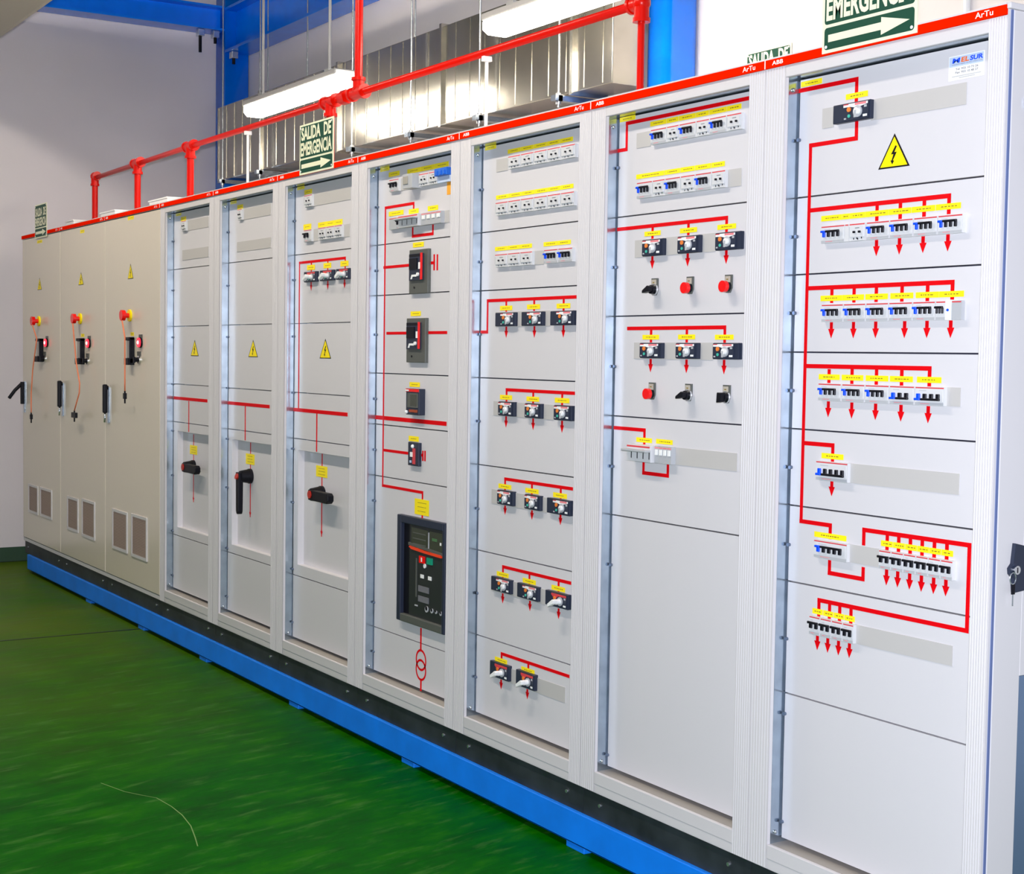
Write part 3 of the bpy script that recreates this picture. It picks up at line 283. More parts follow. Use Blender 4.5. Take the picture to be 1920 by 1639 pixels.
# ------------------------------------------------------------------ galvanised duct behind the switchboard
DX0, DX1, DY0, DY1, DZ0, DZ1 = -8.38, -3.405, 1.38, 1.565, 2.825, 3.36
e = empty('ventilation_duct', (-5.9, 1.47, DZ0)); tag(e, 'long galvanised rectangular duct with vertical ribs behind the switchboard', 'duct')
b = MB(); b.box(DX0, DX1, DY0, DY1, DZ0, DZ1, ductm); b.build('duct_body', e, 0.004)
x = DX0+0.03; k = 0
rb = MB()
while x < DX1-0.06:
    rb.prism([(x-0.006, DZ0+0.012), (x+0.006, DZ0+0.012), (x+0.006, DZ1-0.008), (x-0.006, DZ1-0.008)], DY0-0.0028, DY0+0.001, ductm); x += 0.152
rb.build('duct_ribs', e)
for x in (-7.55, -6.3, -4.99, -3.72): b = MB(); b.box(x-0.012, x+0.012, DY0-0.018, DY1+0.01, DZ0-0.012, DZ1+0.012, ductm); b.build('duct_flange', e)
for x in (-8.14, -7.445, -6.01, -5.26, -4.51, -3.77): b = MB(); b.box(x-0.02, x+0.02, 1.30, 1.64, DZ0-0.04, DZ0-0.0135, galv); b.build('support_rail', e)
for i, (x, y) in enumerate(((-8.14, 1.33), (-7.445, 1.33), (-6.01, 1.33), (-5.26, 1.33), (-4.51, 1.33), (-3.77, 1.33), (-7.29, 1.61), (-7.98, 1.61), (-5.741, 1.61))):
    b = MB(); b.cyl((x, y, DZ0-0.07), (x, y, ZC-0.042), 0.0055, steel, n=8)
    b.cyl((x, y, DZ0-0.055), (x, y, DZ0-0.041), 0.014, steel, n=6); b.cyl((x, y, DZ0-0.013), (x, y, DZ0-0.001), 0.014, steel, n=6)
    b.box(x-0.02, x+0.02, y-0.012, y+0.012, DZ0-0.04, DZ0-0.012, white)
    b.build('hanger_rod', e)
# ------------------------------------------------------------------ fluorescent lamps
def lamp(x0, x1, y, zb, label, diff=None):
    e = empty('fluorescent_lamp', ((x0+x1)/2, y, zb)); tag(e, label, 'lamp', 'fluorescent batten lamps')
    w = 0.065; b = MB(); L = x1-x0
    prof = [(-w, 0.065), (-w, 0.03), (-w*0.72, 0.0), (w*0.72, 0.0), (w, 0.03), (w, 0.065)]
    P = []; n = len(prof)
    for xx, sc_, dz in ((x0, 0.80, 0.02), (x0+0.04, 1, 0), (x1-0.04, 1, 0), (x1, 0.80, 0.02)):
        P += [(xx, y+p[0]*sc_, zb+max(p[1], dz)) for p in prof]
    F = [(i*n+k, i*n+k+1, (i+1)*n+k+1, (i+1)*n+k) for i in range(3) for k in range(n-1)] + [tuple(range(n)), tuple(range(4*n-1, 3*n-1, -1))]
    b.poly(P, F, diff or diffuser); b.build('diffuser', e)
    b = MB(); b.box(x0+0.01, x1-0.01, y-w*1.05, y+w*1.05, zb+0.065, zb+0.10, housing); b.build('housing', e, 0.008)
    if True:
        for hx in (x0+0.18, x1-0.22):
            b = MB(); b.cyl((hx, y, zb+0.10), (hx, y, ZC-0.041), 0.009, housing, n=8); b.box(hx-0.03, hx+0.03, y-0.02, y+0.02, zb+0.10, zb+0.13, housing)
            b.build('hanger_rod', e)
    return e
lamp(-6.66, -5.30, 0.95, 3.03, 'lit fluorescent batten hanging at left, behind the red pipe and above the middle exit sign', diffuser_low)
lamp(-3.76, -2.40, 0.95, 3.035, 'lit fluorescent batten at the top centre, in front of the duct', diffuser_low)
for x, y, z in ((-6.5, -1.6, 3.92), (-4.3, -1.6, 3.92), (-2.1, -1.6, 3.92)):
    lamp(x-0.68, x+0.68, y, z, 'lit fluorescent batten of the row in front of the switchboard, above the picture', diffuser_mid if x < -3 else None)
# ------------------------------------------------------------------ red pipework
PY, PZ = 0.38, 2.755
e = empty('red_pipe', (-5, PY, 2.36)); tag(e, 'red painted pipe rail running above the cabinets with vertical drops', 'pipe')
b = MB(); b.tube([(-8.06, PY, PZ-0.01), (-6.2, PY, PZ), (-1.853, PY, PZ)], 0.0155, redpipe, 16); b.build('main_pipe', e)
for x in (-8.067, -7.148, -6.186, -4.285, -1.853):
    r = 0.0125 if x == -1.853 else 0.02
    b = MB(); b.cyl((x, PY, 2.3495), (x, PY, PZ), r, redpipe, n=18); b.build('drop_pipe', e)
b = MB(); b.cyl((-3.99, PY, PZ), (-3.99, PY, ZC-0.041), 0.0185, redpipe, n=18); b.build('riser_pipe', e)
def fitting(x, kind):
    b = MB()
    if kind == 'elbow':
        b.ball((x, PY, PZ), 0.031, redpipe); s_ = 1 if x < -5 else -1
        b.cyl((x, PY, PZ), (x+s_*0.05, PY, PZ), 0.026, redpipe); b.cyl((x+s_*0.045, PY, PZ), (x+s_*0.058, PY, PZ), 0.03, redpipe)
        b.cyl((x, PY, PZ), (x, PY, PZ-0.055), 0.026, redpipe); b.cyl((x, PY, PZ-0.05), (x, PY, PZ-0.064), 0.03, redpipe)
    else:
        s_ = 1 if kind == 'up' else -1
        b.cyl((x-0.065, PY, PZ), (x+0.065, PY, PZ), 0.027, redpipe); b.cyl((x, PY, PZ), (x, PY, PZ+s_*0.065), 0.027, redpipe)
        for q in (-1, 1): b.cyl((x+q*0.052, PY, PZ), (x+q*0.068, PY, PZ), 0.033, redpipe)
        b.cyl((x, PY, PZ+s_*0.055), (x, PY, PZ+s_*0.07), 0.033, redpipe)
    b.build('pipe_fitting', e)
fitting(-8.067, 'elbow'); fitting(-7.148, 'down'); fitting(-6.186, 'down'); fitting(-4.285, 'down'); fitting(-3.99, 'up'); fitting(-1.853, 'elbow')
b = MB(); b.cyl((-4.16, PY, PZ), (-4.10, PY, PZ), 0.034, redpipe, n=6); b.build('pipe_union', e)
for x, lab in ((-5.31, 'thin white support post under the red pipe, above the fifth cabinet from the left'), (-2.856, 'thin white support post under the red pipe, above the eighth cabinet from the left')):
    s_ = empty('pipe_support', (x, PY, 2.352)); tag(s_, lab, 'pipe support', 'white posts carrying the red pipe')
    b = MB(); b.cyl((x, PY, 2.352), (x, PY, PZ-0.035), 0.007, white, n=12); b.build('post', s_)
    b = MB(); b.prism([(x-0.011, PZ-0.036), (x+0.011, PZ-0.036), (x+0.009, PZ-0.017), (x-0.009, PZ-0.017)], PY-0.018, PY+0.018, white); b.build('clamp', s_)
# conduit on the back wall, upper right
b = MB(); b.cyl((-1.70, 1.785, 2.3), (-1.70, 1.785, ZC-0.041), 0.014, white, n=12)
tag(b.build('wall_conduit'), 'white vertical conduit on the back wall, right of the large exit sign', 'conduit')
# ------------------------------------------------------------------ exit signs
def exit_sign(x0, x1, z0, y, label, h=0.212):
    w = x1-x0; e = empty('exit_sign', ((x0+x1)/2, y, z0)); tag(e, label, 'sign', 'green emergency exit signs')
    b = MB(); b.box(x0, x1, y, y+0.003, z0, z0+h, signcream); b.build('plate', e)
    def rr(a0, a1, c0, c1, r=0.008):
        P = []
        for cx, cz, t0 in ((a1-r, c0+r, -90), (a1-r, c1-r, 0), (a0+r, c1-r, 90), (a0+r, c0+r, 180)):
            for k in range(4): t = math.radians(t0+30*k); P.append((cx+r*math.cos(t), cz+r*math.sin(t)))
        return P
    m_ = 0.008
    b = MB(); b.prism(rr(x0+m_, x1-m_, z0+m_, z0+0.062), y-0.0006, y, signgreen); b.prism(rr(x0+m_, x1-m_, z0+0.070, z0+h-m_), y-0.0006, y, signgreen); b.build('green_field', e)
    az = z0+0.035; b = MB()
    b.prism([(x0+0.022, az-0.009), (x0+w*0.64, az-0.009), (x0+w*0.64, az-0.021), (x1-0.022, az), (x0+w*0.64, az+0.021), (x0+w*0.64, az+0.009), (x0+0.022, az+0.009)], y-0.0012, y-0.0006, signcream); b.build('arrow', e)
    text_mesh('EMERGENCIA', x0+0.014, x1-0.014, z0+0.078, z0+0.136, y-0.0012, signcream, 'lettering', e, bold=0.035)
    text_mesh('SALIDA  DE', x0+0.020, x1-0.020, z0+0.144, z0+0.200, y-0.0012, signcream, 'lettering', e, bold=0.035)
    for rx, rz in ((x0+0.015, z0+0.015), (x1-0.015, z0+0.015), (x0+0.015, z0+h-0.015), (x1-0.015, z0+h-0.015)): b = MB(); b.cyl((rx, y-0.002, rz), (rx, y, rz), 0.004, white, n=10); b.build('rivet', e)
exit_sign(-8.134, -7.838, 2.312, -0.009, 'smallest exit sign, at the far left end of the switchboard top', 0.225)
exit_sign(-3.762, -3.425, 2.330, -0.009, 'green exit sign in the middle, on the top edge beneath the red pipe tee')
exit_sign(-0.578, -0.266, 2.334, -0.009, 'largest exit sign, at the upper right on the rightmost cabinet')
exit_sign(-2.958, -2.665, 2.722, 1.794, 'exit sign on the back wall, mostly hidden behind the top edge of the cabinets')
# ------------------------------------------------------------------ steel base under the row
e = empty('base_beam', (-4.2, 0.05, 0)); tag(e, 'long blue steel base channel under the whole row of cabinets', 'base frame')
b = MB(); b.box(-8.40, 0.02, 0.0, 0.008, 0.022, 0.124, bluebase); b.box(-8.40, 0.02, 0.0, 0.06, 0.118, 0.126, bluebase); b.box(-8.40, 0.02, 0.0, 0.06, 0.022, 0.030, bluebase); b.box(-8.40, 0.02, 0.55, 0.61, 0.022, 0.126, bluebase)
for x in (-8.40, -6.4, -4.2, -2.1, 0.0): b.box(x, x+0.01, 0.008, 0.55, 0.030, 0.118, bluebase)
b.build('channel', e, 0.003)
for x in (-6.95, -5.93, -4.95, -3.82, -2.75, -1.62, -1.25): b = MB(); b.box(x-0.05, x+0.05, 0.006, 0.06, 0.0, 0.0225, bluebase); b.build('levelling_pad', e, 0.003)
# ------------------------------------------------------------------ cabinets
ZB, ZT, ZS0, ZS1, OZ0, OZ1 = 0.215, 2.352, 2.330, 2.352, 0.281, 2.2995
BX = D['bx']; DEPTH = 0.62
SEAMS = {'c4': [2.0, 1.698, 1.392, 1.190, 0.583], 'c5': [2.0, 1.698, 1.391, 1.190, 0.582], 'c6': [2.0, 1.697, 1.392, 1.187, 0.575],
         'c7': [2.0, 1.80, 1.492, 1.288, 1.082, 0.470], 'c8': [2.0, 1.796, 1.490, 1.182, 0.877, 0.573], 'c9': [1.997, 1.695, 1.389, 1.083],
         'c10': [1.992, 1.792, 1.590, 1.389, 1.187, 0.985, 0.686]}
LABEL = {
 'c1': 'leftmost closed cabinet beside the left wall, with warning triangle and glossy door',
 'c2': 'closed door cabinet between the two other closed ones, second from the left',
 'c3': 'closed door cabinet next to the first open-front cabinet, third from the left',
 'c4': 'open cabinet beside the closed ones, with a warning triangle and one short black rotary handle',
 'c5': 'open cabinet whose black rotary handle points straight down, fifth from the left',
 'c6': 'open cabinet with three breakers above a warning triangle and a sideways black handle',
 'c7': 'open cabinet with the large black air circuit breaker and two-ring transformer symbol',
 'c8': 'open cabinet with socket module rows on top and five rows of dark breakers',
 'c9': 'open cabinet with red pushbuttons and black selector knobs, second from the right',
 'c10': 'rightmost open cabinet with company sticker, large warning triangle and many red arrows'}
def carcass(n, i):
    x0, x1 = BX[i]+0.001, BX[i+1]-0.001
    e = empty('switchboard_cabinet', ((x0+x1)/2, 0.3, ZB-0.089)); tag(e, LABEL[n], 'electrical cabinet', 'white switchboard cabinets in one row')
    b = MB(); b.box(x0, x1, 0.11, DEPTH, ZB, ZT-0.003, paint); b.build('carcass', e)
    b = MB(); b.box(x0, x1, 0.014, DEPTH-0.03, 0.127, ZB, plinthm)
    for sx in (x0+0.09, x1-0.09): b.cyl((sx, 0.010, 0.175), (sx, 0.014, 0.175), 0.006, steel, n=8)
    b.build('plinth', e)
    b = MB(); b.box(x0, x1, -0.006, 0.0, ZS0, ZS1, strip); b.build('top_strip', e)
    b = MB(); b.box(x0, x1, -0.006, 0.11, ZS1, ZS1+0.004, paint); b.box(x0, x1, 0.0, 0.11, ZS0-0.002, ZS1, paint); b.build('top_cap', e)
    y = -0.0066
    if i > 0:
        text_mesh('ABB', BX[i]+0.030, BX[i]+0.072, ZS0+0.006, ZS1-0.005, y, stripw, 'strip_lettering', e, bold=0.02)
        b = MB(); b.box(BX[i]-0.002+0.003, BX[i]+0.004, -0.0068, -0.006, ZS0, ZS1, stripw); b.build('strip_divider', e)
    text_mesh('ArTu', x1-0.085, x1-0.035, ZS0+0.005, ZS1-0.004, y, stripw, 'strip_lettering', e, bold=0.01)
    return e, x0, x1
def label_part(e, x0, x1, z, h, y, lines=1):
    b = MB(); b.box(x0, x1, y-0.0007, y, z-h/2, z+h/2, yellow)
    n = max(2, int((x1-x0)/0.012))
    for r in range(lines):
        zz = z + (0 if lines == 1 else (0.5-(r+0.5)/lines)*h*0.8)
        x = x0+(x1-x0)*0.22
        while x < x0+(x1-x0)*0.78:
            w_ = random.uniform(0.003, 0.009); b.box(x, min(x+w_, x1-0.004), y-0.0010, y-0.0007, zz-0.0012, zz+0.0012, ink); x += w_+random.uniform(0.002, 0.004)
    b.build('label_strip', e)
def warning(e, cx, z0, z1, w, y):
    h = z1-z0; b = MB()
    b.prism([(cx-w/2, z0), (cx+w/2, z0), (cx, z1)], y-0.0006, y, black)
    k = 0.86; m0 = z0+h*0.045
    b.prism([(cx-w/2*k, m0), (cx+w/2*k, m0), (cx, m0+h*k)], y-0.0011, y-0.0006, warn_y)
    s_ = w/0.1; B = [(0.004, 0.052), (-0.008, 0.030), (-0.001, 0.030), (-0.006, 0.014), (-0.0095, 0.015), (-0.004, 0.004), (0.001, 0.013), (-0.0025, 0.014), (0.008, 0.035), (0.001, 0.035), (0.008, 0.050)]
    b.prism([(cx+p[0]*s_*1.1, z0+h*0.06+p[1]*h/0.087*0.98) for p in B], y-0.0016, y-0.0011, black)
    b.build('warning_sign', e)
MK = [0]
def mimic(e, pts, w=0.011, y=YP):
    b = MB(); MK[0] += 1; t0 = 0.0005+0.0001*(MK[0] % 3)
    for i in range(len(pts)-1):
        a, c = pts[i], pts[i+1]
        if abs(a[0]-c[0]) < 1e-3:
            z0, z1 = sorted((a[1], c[1])); x = a[0]
            b.box(x-w/2, x+w/2, y-t0, y, z0, z1, redtape)
        else:
            x0, x1 = sorted((a[0], c[0])); b.box(x0-w/2, x1+w/2, y-t0-0.00035, y, a[1]-w/2, a[1]+w/2, redtape)
    b.build('mimic_line', e)
def arrow(e, x, z1, z0, y=YP):
    b = MB(); w = 0.0105; hh = 0.024
    b.prism([(x-w/2, z1), (x+w/2, z1), (x+w/2, z0+hh), (x+w*1.05, z0+hh), (x, z0), (x-w*1.05, z0+hh), (x-w/2, z0+hh)], y-0.0007, y, redtape)
    b.build('mimic_arrow', e)
def toggles(e, x0, x1, z0, z1, cols, up=True, yf=YP-0.012):
    """linked rocker toggles over a module width; cols: colour per pole"""
    n = len(cols); p = (x1-x0)/n; h = z1-z0
    groups = {}
    for i, c in enumerate(cols): groups.setdefault(c, []).append(i)
    for c, idx in groups.items():
        b = MB(); mt = bluep if c == 'b' else black
        for i in idx:
            cx = x0+p*(i+0.5)
            if up: b.box(cx-p*0.27, cx+p*0.27, yf-0.005, yf, z0+h*0.34, z0+h*0.66, mt)
            else: b.box(cx-p*0.27, cx+p*0.27, yf-0.005, yf, z0+h*0.34, z0+h*0.62, mt)
        a0 = x0+p*idx[0]+p*0.06; a1 = x0+p*(idx[-1]+1)-p*0.06
        if up: b.box(a0, a1, yf-0.009, yf-0.003, z0+h*0.60, z0+h*0.72, mt)
        else: b.box(a0, a1, yf-0.009, yf-0.003, z0+h*0.26, z0+h*0.38, mt)
        b.build('toggle', e, 0.0012, 1)
def module(e, t, x0, x1, z0, z1):
    h = z1-z0; yf = YP-0.012; g = 0.0006; X0, X1 = x0+g, x1-g; w = X1-X0
    b = MB()
    if t in ('rc4', 'rc4n', 'bk3', 'bk3s', 'dn3', 'dn4', 'dn5', 'up6', 'bk2', 'mcb2'):
        b.box(X0, X1, yf, YP+0.03, z0, z1, modw)
        b.box(X0+0.001, X1-0.001, yf-0.0004, yf, z1-0.0045, z1-0.0015, redp)
        b.box(X0+w*0.04, X1-w*0.04, yf-0.001, yf, z0+h*0.22, z1-h*0.16, modw)
        b.box(X0+0.001, X1-0.001, yf-0.0005, yf, z0+h*0.02, z0+h*0.16, modg)
        if w > 0.03:
            b.box(X0+w*0.15, X0+w*0.4, yf-0.0014, yf-0.001, z1-h*0.23, z1-h*0.20, modg); b.box(X0+w*0.2, X0+w*0.5, yf-0.0009, yf-0.0005, z0+h*0.07, z0+h*0.10, pinkp)
        o = b.build('circuit_breaker', e)
        if t == 'rc4': toggles(o, X0+w*0.06, X0+w*0.86, z0, z1, 'bkkk', yf=yf-0.001)
        elif t == 'rc4n': toggles(o, X0+w*0.05, X0+w*0.92, z0, z1, 'bkkk', yf=yf-0.001)
        elif t in ('bk3', 'bk3s'): toggles(o, X0+w*0.06, X1-w*0.06, z0, z1, 'kkk', yf=yf-0.001)
        elif t == 'dn3': toggles(o, X0+w*0.05, X0+w*0.85, z0, z1, 'bkk', up=False, yf=yf-0.001)
        elif t == 'dn4': toggles(o, X0+w*0.03, X0+w*0.93, z0, z1, 'bkkk', up=False, yf=yf-0.001)
        elif t == 'dn5': toggles(o, X0+w*0.05, X0+w*0.95, z0, z1, 'bkkkk', up=False, yf=yf-0.001)
        elif t == 'up6': toggles(o, X0+w*0.08, X0+w*0.90, z0, z1, 'bkkkkk'[:5], yf=yf-0.001)
        elif t == 'bk2': toggles(o, X0, X1, z0, z1, 'kk', yf=yf-0.001)
        elif t == 'mcb2': toggles(o, X0, X0+w*0.75, z0, z1, 'kk', yf=yf-0.001)
    elif t == 'sock':
        b.box(X0, X1, yf, YP+0.03, z0, z1, modw); b.box(X0+0.001, X1-0.001, yf-0.0004, yf, z1-0.0045, z1-0.0015, redp)
        b.box(X0+w*0.06, X1-w*0.06, yf-0.004, yf, z0+h*0.22, z1-h*0.14, modw)
        for cx in (0.42, 0.76): b.box(X0+w*cx-0.0028, X0+w*cx+0.0028, yf-0.0085, yf-0.004, z0+h*0.43, z0+h*0.55, black)
        b.box(X0+w*0.45, X0+w*0.72, yf-0.0045, yf-0.004, z0+h*0.70, z0+h*0.74, logogrey)
        for cx, dz in ((0.30, 0.13), (0.50, 0.15), (0.56, 0.11), (0.80, 0.16)): b.box(X0+w*cx-0.001, X0+w*cx+0.0016, yf-0.0006, yf, z0+h*(dz-0.05), z0+h*(dz+0.05), black)
        b.box(X0+w*0.08, X0+w*0.10, yf-0.0045, yf-0.004, z0+h*0.25, z0+h*0.8, modg); b.box(X0+w*0.15, X1-w*0.1, yf-0.0005, yf, z0+h*0.01, z0+h*0.03, modg)
        b.build('timer_module', e)
    elif t in ('plain', 'blank2'):
        b.box(X0, X1, yf, YP+0.03, z0, z1, modg if t == 'plain' else modw); b.box(X0+0.001, X1-0.001, yf-0.0004, yf, z1-0.0045, z1-0.0015, redp)
        b.build('blank_module', e)
    elif t == 'relay':
        b.box(X0, X1, yf-0.002, YP+0.03, z0, z1+0.002, white); b.ball((X0+w*0.5, yf-0.003, z0+h*0.52), 0.0035, bluep, 8); b.build('relay_module', e)
    elif t == 'fuse4':
        b.box(X0, X1, yf-0.018, YP+0.03, z0, z1, modw)
        b.box(X0, X1-0.004, yf-0.0184, yf-0.018, z1-h*0.16, z1-h*0.06, redp)
        for k in range(4): b.box(X0+w*(0.2+0.25*k)-0.0018, X0+w*(0.2+0.25*k)+0.0018, yf-0.0186, yf-0.018, z0+h*0.18, z0+h*0.60, black)
        o = b.build('fuse_switch', e)
        b = MB(); b.box(X0-0.003, X1+0.001, yf-0.040, yf-0.018, z0+h*0.60, z0+h*0.74, modg); b.build('lever', o, 0.002)
    elif t == 'surge4':
        for k in range(4):
            a0, a1 = X0+w*k/4, X0+w*(k+1)/4
            b.box(a0+0.0003, a1-0.0003, yf-0.006, YP+0.03, z0, z1, modg); b.box(a0+0.001, a1-0.001, yf-0.0064, yf-0.006, z1-h*0.14, z1-h*0.05, pinkp)
            b.box(a0+w*0.07, a1-w*0.05, yf-0.009, yf-0.006, z0+h*0.48, z1-h*0.2, white)
        b.build('surge_arrester', e)
    elif t == 'meter':
        b.box(X0, X1, yf-0.028, YP+0.03, z0-0.004, z1+0.003, modg); b.box(X0+w*0.1, X0+w*0.6, yf-0.031, yf-0.028, z0+h*0.25, z1-h*0.12, mat('relay_beige', (0.33, 0.31, 0.27), 0.5))
        b.build('protection_relay', e, 0.001)
    elif t == 'blueu':
        b.box(X0, X1, yf, YP+0.03, z0, z0+h*0.5, logolb); b.box(X0, X1, yf-0.014, YP+0.03, z0+h*0.5, z1+0.004, bluegrey)
        for k in range(3): b.box(X0+w*(0.12+0.3*k), X0+w*(0.28+0.3*k), yf-0.018, yf-0.014, z0+h*0.55, z1-h*0.1, bluegrey)
        b.build('terminal_block', e, 0.001)
def breaker_plate(e, kind, lever, x0, x1, z0, z1):
    h = z1-z0; w = x1-x0; y0 = YP-0.014; b = MB()
    b.box(x0, x1, y0, YP+0.02, z0, z1, slate); o = b.build('moulded_case_breaker', e, 0.002)
    if kind == 'l': f0, f1 = x0+w*0.30, x1-w*0.03
    elif kind == 'r': f0, f1 = x0+w*0.03, x0+w*0.84
    else: f0, f1 = x0+w*0.03, x0+w*0.90
    fw = f1-f0; b = MB(); yy = y0-0.0006
    b.box(f0, f1, y0-0.003, y0, z0+h*0.05, z1-h*0.05, slate); yy = y0-0.003
    if not lever:
        b.prism([(f0+fw*0.02, z1-h*0.10), (f0+fw*0.02, z1-h*0.24), (f0+fw*0.28, z1-h*0.24), (f0+fw*0.55, z1-h*0.34), (f0+fw*0.98, z1-h*0.20), (f0+fw*0.98, z1-h*0.08), (f0+fw*0.3, z1-h*0.08)], yy-0.0008, yy, white)
        b.box(f0+fw*0.48, f0+fw*0.92, yy-0.0014, yy-0.0008, z1-h*0.20, z1-h*0.08, pinkp)
        b.box(f0+fw*0.03, f0+fw*0.22, yy-0.0014, yy-0.0008, z1-h*0.13, z1-h*0.08, redp)
    else:
        b.box(f0+fw*0.02, f0+fw*0.98, yy-0.0008, yy, z1-h*0.22, z1-h*0.08, redp)
        b.prism([(f0+fw*0.05, z1-h*0.22), (f0+fw*0.45, z1-h*0.22), (f0+fw*0.26, z1-h*0.5)], yy-0.0008, yy, redp)
    b.box(f0+fw*0.84, f0+fw*0.94, yy-0.0008, yy, z1-h*0.38, z1-h*0.26, modg)
    b.box(f0+fw*0.80, f0+fw*0.96, yy-0.0008, yy, z0+h*0.14, z0+h*0.26, white)
    b.box(f0+fw*0.05, f0+fw*0.13, yy-0.0008, yy, z0+h*0.12, z0+h*0.20, modg)
    b.build('face_plate', o)
    b = MB(); b.cyl((f0+fw*0.25, yy-0.003, z0+h*0.62), (f0+fw*0.25, yy, z0+h*0.62), 0.0062, orange, n=14); b.build('trip_button', o)
    b = MB(); b.cyl((f0+fw*0.25, yy-0.002, z0+h*0.28), (f0+fw*0.25, yy, z0+h*0.28), 0.0042, mat('teal_plastic', (0.05, 0.45, 0.33), 0.4), n=14); b.build('test_button', o)
    b = MB(); cx = f0+fw*0.60; cz = z0+h*0.46
    b.cyl((cx, yy-0.003, cz), (cx, yy, cz), 0.0145, modg, n=20)
    if lever:
        b.cyl((cx, yy-0.018, cz), (cx, yy-0.003, cz), 0.009, white, n=14)
        b.prism([(cx-0.024, cz-0.018), (cx+0.008, cz-0.004), (cx+0.010, cz+0.006), (cx+0.002, cz+0.010), (cx-0.026, cz-0.008)], yy-0.034, yy-0.018, white)
    else:
        b.cyl((cx+0.002, yy-0.010, cz), (cx+0.002, yy-0.003, cz), 0.0085, white, n=14)
        b.box(cx-0.004, cx+0.004, yy-0.011, yy-0.010, cz-0.016, cz+0.002, modg)
    b.build('operating_lever', o, 0.001)
def button(e, kind, x, z0, z1):
    h = z1-z0; w = 0.030; cx = x+w/2+0.004; b = MB()
    b.prism([(x+0.002, z0+0.014), (x+w*0.25, z0), (x+w*0.75, z0), (x+w, z0+0.014), (x+w, z1), (x+0.002, z1)], YP-0.006, YP, greyplate)
    b.box(x+0.004, x+w-0.004, YP-0.007, YP-0.006, z1-h*0.42, z1-h*0.08, mat('legend_plate', (0.42, 0.38, 0.32), 0.4)); b.box(x+0.010, x+w-0.012, YP-0.0074, YP-0.007, z1-h*0.28, z1-h*0.22, ink)
    cz = z0+0.017
    o = b.build('selector_switch' if 'knob' in kind else 'push_button', e)
    if kind == 'red':
        b = MB(); b.cyl((cx, YP-0.018, cz), (cx, YP-0.006, cz), 0.0125, black, n=20); b.cyl((cx, YP-0.030, cz), (cx, YP-0.018, cz), 0.0160, redbtn, n=24); b.build('button_head', o, 0.002)
    else:
        b = MB(); b.cyl((cx, YP-0.012, cz), (cx, YP-0.006, cz), 0.0165, chrome, n=24); b.build('bezel_ring', o)
        b = MB(); b.cyl((cx, YP-0.022, cz), (cx, YP-0.012, cz), 0.013, black, n=20)
        if kind == 'knob': b.prism([(cx-0.022, cz-0.011), (cx+0.010, cz-0.006), (cx+0.012, cz+0.008), (cx+0.002, cz+0.011), (cx-0.022, cz-0.003)], YP-0.038, YP-0.020, black)
        else: b.prism([(cx-0.010, cz-0.016), (cx+0.008, cz-0.013), (cx+0.011, cz+0.012), (cx-0.008, cz+0.013)], YP-0.036, YP-0.020, black)
        b.build('knob', o, 0.002)
def rotary_handle(e, cx, cz, Y, down):
    b = MB(); b.cyl((cx, Y-0.012, cz), (cx, Y, cz), 0.036, black, n=24); o = b.build('rotary_handle', e)
    b = MB(); b.cyl((cx, Y-0.012, cz), (cx, Y-0.055, cz), 0.034, black, r1=0.027, n=20)
    if down:
        b.prism([(cx-0.020, cz+0.02), (cx+0.020, cz+0.02), (cx+0.016, cz-0.165), (cx+0.008, cz-0.18), (cx-0.008, cz-0.18), (cx-0.016, cz-0.165)], Y-0.070, Y-0.046, black)
    else:
        b.prism([(cx-0.02, cz+0.020), (cx-0.02, cz-0.024), (cx+0.165, cz-0.026), (cx+0.18, cz-0.014), (cx+0.18, cz+0.008), (cx+0.165, cz+0.018)], Y-0.060, Y-0.030, black)
    b.build('lever', o, 0.003)
    b = MB(); yq = Y-(0.074 if down else 0.064); b.cyl((cx, yq, cz+(0.005 if down else 0)), (cx, yq+0.012, cz), 0.017, mat('dark_red_ring', (0.45, 0.015, 0.006), 0.4), n=20); b.build('centre_ring', o)
